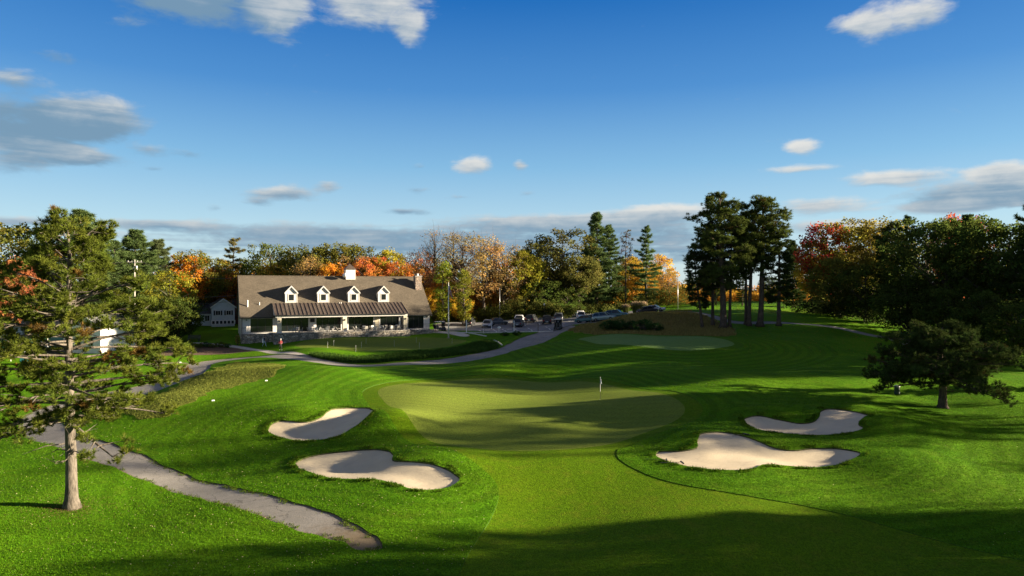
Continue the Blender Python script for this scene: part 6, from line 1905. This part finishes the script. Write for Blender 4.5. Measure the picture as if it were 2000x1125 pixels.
for px, py, a, lb in ((1444, 851, 30, 'rake lying on the turf between the two right bunkers'), (1281, 899, -10, 'rake lying left of the large right bunker'), (1312, 905, 5, 'rake lying below the left tip of the large right bunker')):
    e = empty('bunker_rake', at(px, py) + Vector((0, 0, .06)), R(a)); tag(e, 'dark ' + lb, 'rake', 'bunker rakes')
    MB().tube([(-.8, 0, 0), (.7, 0, .02)], .018, 6).build('handle', M_BLACK, e); MB().box(.68, .76, -.3, .3, -.05, .03).build('head', M_BLACK, e)
for px, py, lb in ((416, 783, 'low white marker block on the pale grass slope'), (520, 744, 'white marker block near the crest of the pale grass slope'), (352, 708, 'tiny white marker at the edge of the mulch bed')):
    o = MB().box(-.13, .13, -.08, .08, -.1, .10).build('marker_block', M_WHITEP, None, bevel=.03); o.location = at(px, py); o.rotation_euler = (0, 0, .4); tag(o, lb, 'marker', 'white marker blocks')
for k in range(9):
    p = at(965 + k * 1.9, 665.5 + k * .55 + k * k * .07)
    o = MB().lathe([(.12, -.05), (.16, .05), (.10, .16), (.02, .18)], sides=8).build('edging_stone', M_KERB); o.location = p; tag(o, 'small pale edging stone at the bend of the cart path below the lot', 'stone', 'edging stones at the path bend')

# ------------------------------------------------------------------ shrubs, ornamental grasses, undergrowth, grass
SHRUB = [broadleaf(91, 3.2, 2.2, .02, nclump=70, per=40, leaf=.22, crad=.62), broadleaf(92, 3.0, 2.6, .02, nclump=80, per=40, leaf=.22, crad=.62)]
def shrub(px, D, h, col, label, group, wide=1.0, k=0, py=None, name='shrub'):
    p = atD(px, D) if py is None else at(px, py)
    s = h / 3.1
    return tree_thing(name, SHRUB[k], (p.x, p.y, p.z - .1), s, rt.uniform(0, 6.28), col, label, 'shrub', group, M_BARKD, M_LEAF, s * wide)
HB = (.075, .12, .022)
for px, D, h, lb in ((955, 166, 3.4, 'green hedge shrub behind the silver sedan'), (975, 166, 3.0, 'green hedge shrub between the silver sedan and the white pickup'), (995, 167, 3.2, 'green hedge shrub left of the white pickup'), (1028, 168, 3.4, 'green hedge shrub right of the white pickup'), (1052, 166, 3.2, 'green hedge shrub behind the two black cars'), (1075, 165, 3.4, 'yellowish hedge shrub behind the golf cart'), (1096, 164, 3.0, 'dark hedge shrub behind the car by the golf cart'), (1116, 163, 2.8, 'dark hedge shrub left of the white car')):
    shrub(px, D, h, HB, lb, 'hedge shrubs behind the lot', 1.25, rt.randint(0, 1))
for px, py, h, lb in ((1192, 645, 1.9, 'leftmost dark shrub on the dry mound'), (1212, 646, 2.0, 'second dark shrub from the left on the dry mound'), (1235, 645, 1.8, 'middle dark shrub on the dry mound'), (1258, 647, 2.2, 'tallest dark shrub on the dry mound'), (1280, 648, 1.6, 'rightmost dark shrub on the dry mound')):
    shrub(px, 0, h, (.03, .075, .02), lb, 'shrubs on the dry mound', 1.1, rt.randint(0, 1), py)
for px, py, h, lb in ((1010, 655, .9, 'low green shrub on the verge below the lot'), (985, 656, .8, 'low shrub on the verge left of the dry patch')):
    shrub(px, 0, h, (.05, .10, .02), lb, 'low shrubs on the verge', 1.5, 0, py)
for i, px in enumerate((352, 372, 390, 402, 415, 432, 445)):
    shrub(px, 0, .8 + .25 * (i % 2), ((.05, .10, .03), (.12, .15, .03), (.09, .12, .02))[i % 3], 'small leafy plant in the mulch bed, %s from the left' % ('first', 'second', 'third', 'fourth', 'fifth', 'sixth', 'last')[i], 'plants in the mulch bed', 1.0, i % 2, 679 - (i % 2) * 1.2, 'bed_plant')
sap = at(464, 674)
tree_thing('sapling', COLM[0], (sap.x, sap.y, sap.z), 1.75 / 14, 0, (.24, .22, .06), 'small weeping yellow green sapling at the end of the mulch bed', 'tree', None, M_BARKD, M_LEAF, .26)
def blades(name, P, h, w, lean, rs, tint=None):
    """grass: one bent blade (two triangles) per point"""
    n = len(P)
    a = rs.uniform(0, 6.28, n); d = np.c_[np.cos(a), np.sin(a), np.zeros(n)]
    s = np.c_[-d[:, 1], d[:, 0], np.zeros(n)] * (w * rs.uniform(.6, 1.3, n))[:, None] * .5
    hh = (h * rs.uniform(.5, 1.25, n))[:, None]
    l = (lean * rs.uniform(.2, 1.2, n))[:, None]
    up = np.array([[0, 0, 1.]])
    mid = P + up * hh * .6 + d * hh * l * .3
    tip = P + up * hh * (1 - .3 * l) + d * hh * l
    V = np.stack([P - s, P + s, mid + s * .7, mid - s * .7, tip], 1).reshape(-1, 3)
    b = np.arange(n) * 5
    F = np.concatenate([np.c_[b, b + 1, b + 2], np.c_[b, b + 2, b + 3], np.c_[b + 3, b + 2, b + 4]])
    t = rs.uniform(0, 1, n) if tint is None else tint
    return np_mesh(name, V, F, {'tint': np.repeat(t, 5), 'hue': np.repeat(rs.uniform(.2, .8, n), 5)})
M_BLADE = leaf_material('grass_blade', .3, .55, 1.5)
rs6 = np.random.RandomState(9)
def grass_clump(seed, n=900, r=.9, h=2.0):
    rs = np.random.RandomState(seed)
    a = rs.uniform(0, 6.28, n); q = rs.uniform(0, 1, n) ** .7 * r * .5
    P = np.c_[np.cos(a) * q, np.sin(a) * q, np.zeros(n)]
    return blades('foliage', P, h, .05, .55, rs)
gcl = grass_clump(5)
pl_n = 160; _a = rs6.uniform(0, 6.28, pl_n); _q = rs6.uniform(0, .8, pl_n)
plume = blades('plumes', np.c_[np.cos(_a) * _q, np.sin(_a) * _q, np.full(pl_n, 1.5)], .8, .12, .3, rs6)
for px, py, s, lb in ((1222, 612, .9, 'left clump of tall ornamental grass above the right cars'), (1242, 611, 1.1, 'middle clump of tall ornamental grass with tan plumes'), (1256, 610, 1.05, 'right clump of tall ornamental grass left of the black car')):
    e = empty('ornamental_grass', at(px, py), px); e.scale = (s * 1.3, s * 1.3, s); tag(e, lb, 'grass', 'ornamental grass clumps')
    o = link_mesh('foliage', gcl, M_BLADE, e); o.color = (.14, .16, .05, 1)
    o = link_mesh('plumes', plume, M_BLADE, e); o.color = (.32, .24, .15, 1)

def sample_zone(key, n, rs, cond=None):
    tr = ZT[key]
    A, B, C = S.P[tr[:, 0]], S.P[tr[:, 1]], S.P[tr[:, 2]]
    cen = (A + B + C) / 3
    m = np.ones(len(tr), bool) if cond is None else cond(cen, S.mow[tr[:, 0]])
    A, B, C = A[m], B[m], C[m]
    ar = np.linalg.norm(np.cross(B - A, C - A), axis=1)
    wgt = ar / np.maximum(cen[m][:, 1], 20) ** 1.2
    i = rs.choice(len(A), n, p=wgt / wgt.sum())
    u, v = rs.uniform(size=(2, n)); f = u + v > 1
    u[f], v[f] = 1 - u[f], 1 - v[f]
    return A[i] + (B - A)[i] * u[:, None] + (C - A)[i] * v[:, None]
def stuff(name, me, mat, col, label, cat):
    o = link_mesh(name, me, mat); o.color = tuple(col) + (1,)
    tag(o, label, None, None, 'stuff')
    return o
infr = lambda c, w: (np.abs(c[:, 0]) < c[:, 1] * .80 + 1) & (c[:, 1] > 28)
P = sample_zone('rough', 230000, rs6, lambda c, w: infr(c, w) & (c[:, 1] < 72))
stuff('rough_grass', blades('rough_grass', P, .075, .022, .8, rs6), M_BLADE, (.078, .182, .007), 'short shaggy blades of the foreground rough', 'grass')
P = sample_zone('natl', 45000, rs6)
stuff('pale_grass', blades('pale_grass', P, .12, .035, .9, rs6), M_BLADE, (.17, .20, .04), 'pale unmown grass on the slope inside the path bend', 'grass')
P = sample_zone('mound', 45000, rs6)
stuff('dry_grass', blades('dry_grass', P, .38, .05, .7, rs6), M_BLADE, (.28, .235, .075), 'dry tan grass on the mound below the lot', 'grass')
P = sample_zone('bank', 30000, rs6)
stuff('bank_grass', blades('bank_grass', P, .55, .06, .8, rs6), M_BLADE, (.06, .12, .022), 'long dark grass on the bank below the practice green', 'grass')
# fringe of longer grass round the bunkers
rim = lambda lo, hi: (lambda c, w: (np.maximum.reduce([sdf(c[:, 0], c[:, 1], b) for b in BUNK]) > lo) & (np.maximum.reduce([sdf(c[:, 0], c[:, 1], b) for b in BUNK]) < hi))
P = sample_zone('rough', 34000, rs6, rim(-.5, .3))
P = P[wob(P[:, 0], P[:, 1], 1.0, 2.4, 8) + rs6.normal(0, .35, len(P)) > .15]
stuff('bunker_fringe', blades('bunker_fringe', P, .14, .03, .9, rs6), M_BLADE, (.075, .14, .012), 'longer grass fringe round the bunkers', 'grass')
# tufts creeping over the edges of the cart path
_tr = ZT['path']; _ed = S.F[:, ZN.index('path')]
P = sample_zone('path', 13000, rs6, lambda c, w: (_ed[_tr].mean(1) < .35) & (c[:, 1] < 75))
P = P[wob(P[:, 0], P[:, 1], 1.0, 3.0, 12) + rs6.normal(0, .4, len(P)) > .25] - np.array([0, 0, .05])
stuff('path_edge_grass', blades('path_edge_grass', P, .10, .025, .9, rs6), M_BLADE, (.085, .13, .012), 'ragged grass creeping over the cart path edges', 'grass')
# fallen leaves
P = np.vstack([sample_zone('rough', 1500, rs6, lambda c, w: infr(c, w) & (c[:, 1] < 60) & (c[:, 0] < 8)), sample_zone('rough', 500, rs6, lambda c, w: infr(c, w) & (c[:, 1] < 120))]) + np.array([0, 0, .06])
stuff('fallen_leaves', leaf_mesh('fallen_leaves', P, .075, rs6.uniform(.3, 1, len(P)), rs6.uniform(.2, .8, len(P)), rs6, 2.0), M_LEAF, (.42, .36, .20), 'pale fallen leaves sprinkled over the rough', 'leaves')
_n = 2600; _a = rs6.uniform(0, 6.28, _n); _r = np.abs(rs6.normal(0, 1.5, _n)) + .25
P = np.c_[hp.x + np.cos(_a) * _r, hp.y + np.sin(_a) * _r, np.zeros(_n)]; P[:, 2] = gz(P[:, 0], P[:, 1]) + .05
stuff('needle_litter', leaf_mesh('needle_litter', P, .10, rs6.uniform(.2, .9, _n), rs6.uniform(.3, .7, _n), rs6, 2.5, .2), M_LEAF, (.20, .13, .06), 'brown fallen needles round the foot of the big pine', 'needles')
# undergrowth that closes the foot of the wood
def mass(name, spots, label, n_clump, per, size, col, seed, flat=.8):
    rs = np.random.RandomState(seed)
    C = []; cr = []
    for (x0, y0, x1, y1, hlo, hhi, dep, n) in spots:
        t = rs.uniform(size=n)
        x = x0 + (x1 - x0) * t + rs.normal(0, dep * .5, n); y = y0 + (y1 - y0) * t + rs.normal(0, dep * .5, n)
        hmax = hlo + (hhi - hlo) * (.5 + .5 * np.sin(x * .21 + 1.3 * np.sin(y * .13)))
        z = gz(x, y) + hmax * rs.uniform(0, 1, n) ** .8
        C.append(np.c_[x, y, z]); 
    C = np.vstack(C); n = len(C)
    ci = np.repeat(np.arange(n), per)
    P = C[ci] + rnd_unit(rs, n * per) * (rs.uniform(0, 1, n * per) ** .4)[:, None] * size * 3.2 * np.array([1, 1, .7])
    tint = np.clip(np.clip(rs.normal(.5, .2, n), 0, 1)[ci] + rs.normal(0, .14, n * per), 0, 1)
    hue = np.clip(np.clip(rs.normal(.5, .3, n), 0, 1)[ci] + rs.normal(0, .1, n * per), 0, 1)
    return stuff(name, leaf_mesh(name, P, size, tint, hue, rs), M_LEAF, col, label, 'undergrowth')
def pxD(a, Da, b, Db):
    return ((a - 1000) / FPX * Da, Da, (b - 1000) / FPX * Db, Db)
mass('undergrowth', [pxD(820, 162, 1140, 160) + (1.5, 4.5, 5, 420), pxD(250, 150, 480, 168) + (2, 6, 6, 260), pxD(-120, 150, 260, 150) + (2, 7, 6, 260), pxD(1140, 170, 1330, 182) + (1.5, 5, 6, 240)], 'shrubby undergrowth along the foot of the wood', 0, 34, .34, (.085, .095, .022), 31)
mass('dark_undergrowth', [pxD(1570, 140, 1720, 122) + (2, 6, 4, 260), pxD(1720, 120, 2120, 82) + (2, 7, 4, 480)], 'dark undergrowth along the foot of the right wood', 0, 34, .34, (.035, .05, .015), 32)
mass('golden_undergrowth', [pxD(800, 178, 1020, 182) + (4, 12, 6, 420), pxD(1180, 190, 1340, 195) + (3, 9, 6, 240), pxD(1360, 215, 1580, 210) + (2, 5, 6, 240)], 'golden orange undergrowth glowing behind the tree trunks', 0, 34, .42, (.38, .20, .03), 33)
mass('distant_wood', [pxD(-250, 235, 380, 240) + (5, 17, 12, 700), pxD(380, 225, 840, 225) + (6, 17, 12, 900), pxD(1000, 225, 1330, 225) + (5, 14, 12, 500), pxD(1600, 200, 2250, 180) + (4, 16, 14, 900)], 'far olive wood that closes the view as one mass behind the nearer trees', 0, 30, .75, (.12, .11, .025), 34)
mass('distant_autumn_wood', [pxD(300, 215, 860, 215) + (4, 14, 10, 420), pxD(780, 205, 1010, 205) + (6, 15, 8, 420), pxD(1190, 222, 1330, 222) + (4, 10, 8, 160), pxD(1330, 250, 1600, 240) + (2, 6, 10, 420)], 'far orange and gold wood glowing between the nearer trees', 0, 30, .7, (.36, .17, .03), 35)
P = sample_zone('rough', 2500, rs6, lambda c, w: (c[:, 0] > 20) & (c[:, 1] > 90) & (c[:, 1] < 150) & (np.abs(c[:, 0]) < c[:, 1] * .8)) + np.array([0, 0, .05])
stuff('leaf_litter', leaf_mesh('leaf_litter', P, .14, rs6.uniform(.3, 1, len(P)), rs6.uniform(.2, .8, len(P)), rs6, 2.0), M_LEAF, (.30, .16, .05), 'brown fallen leaves on the slope below the right wood', 'leaves')
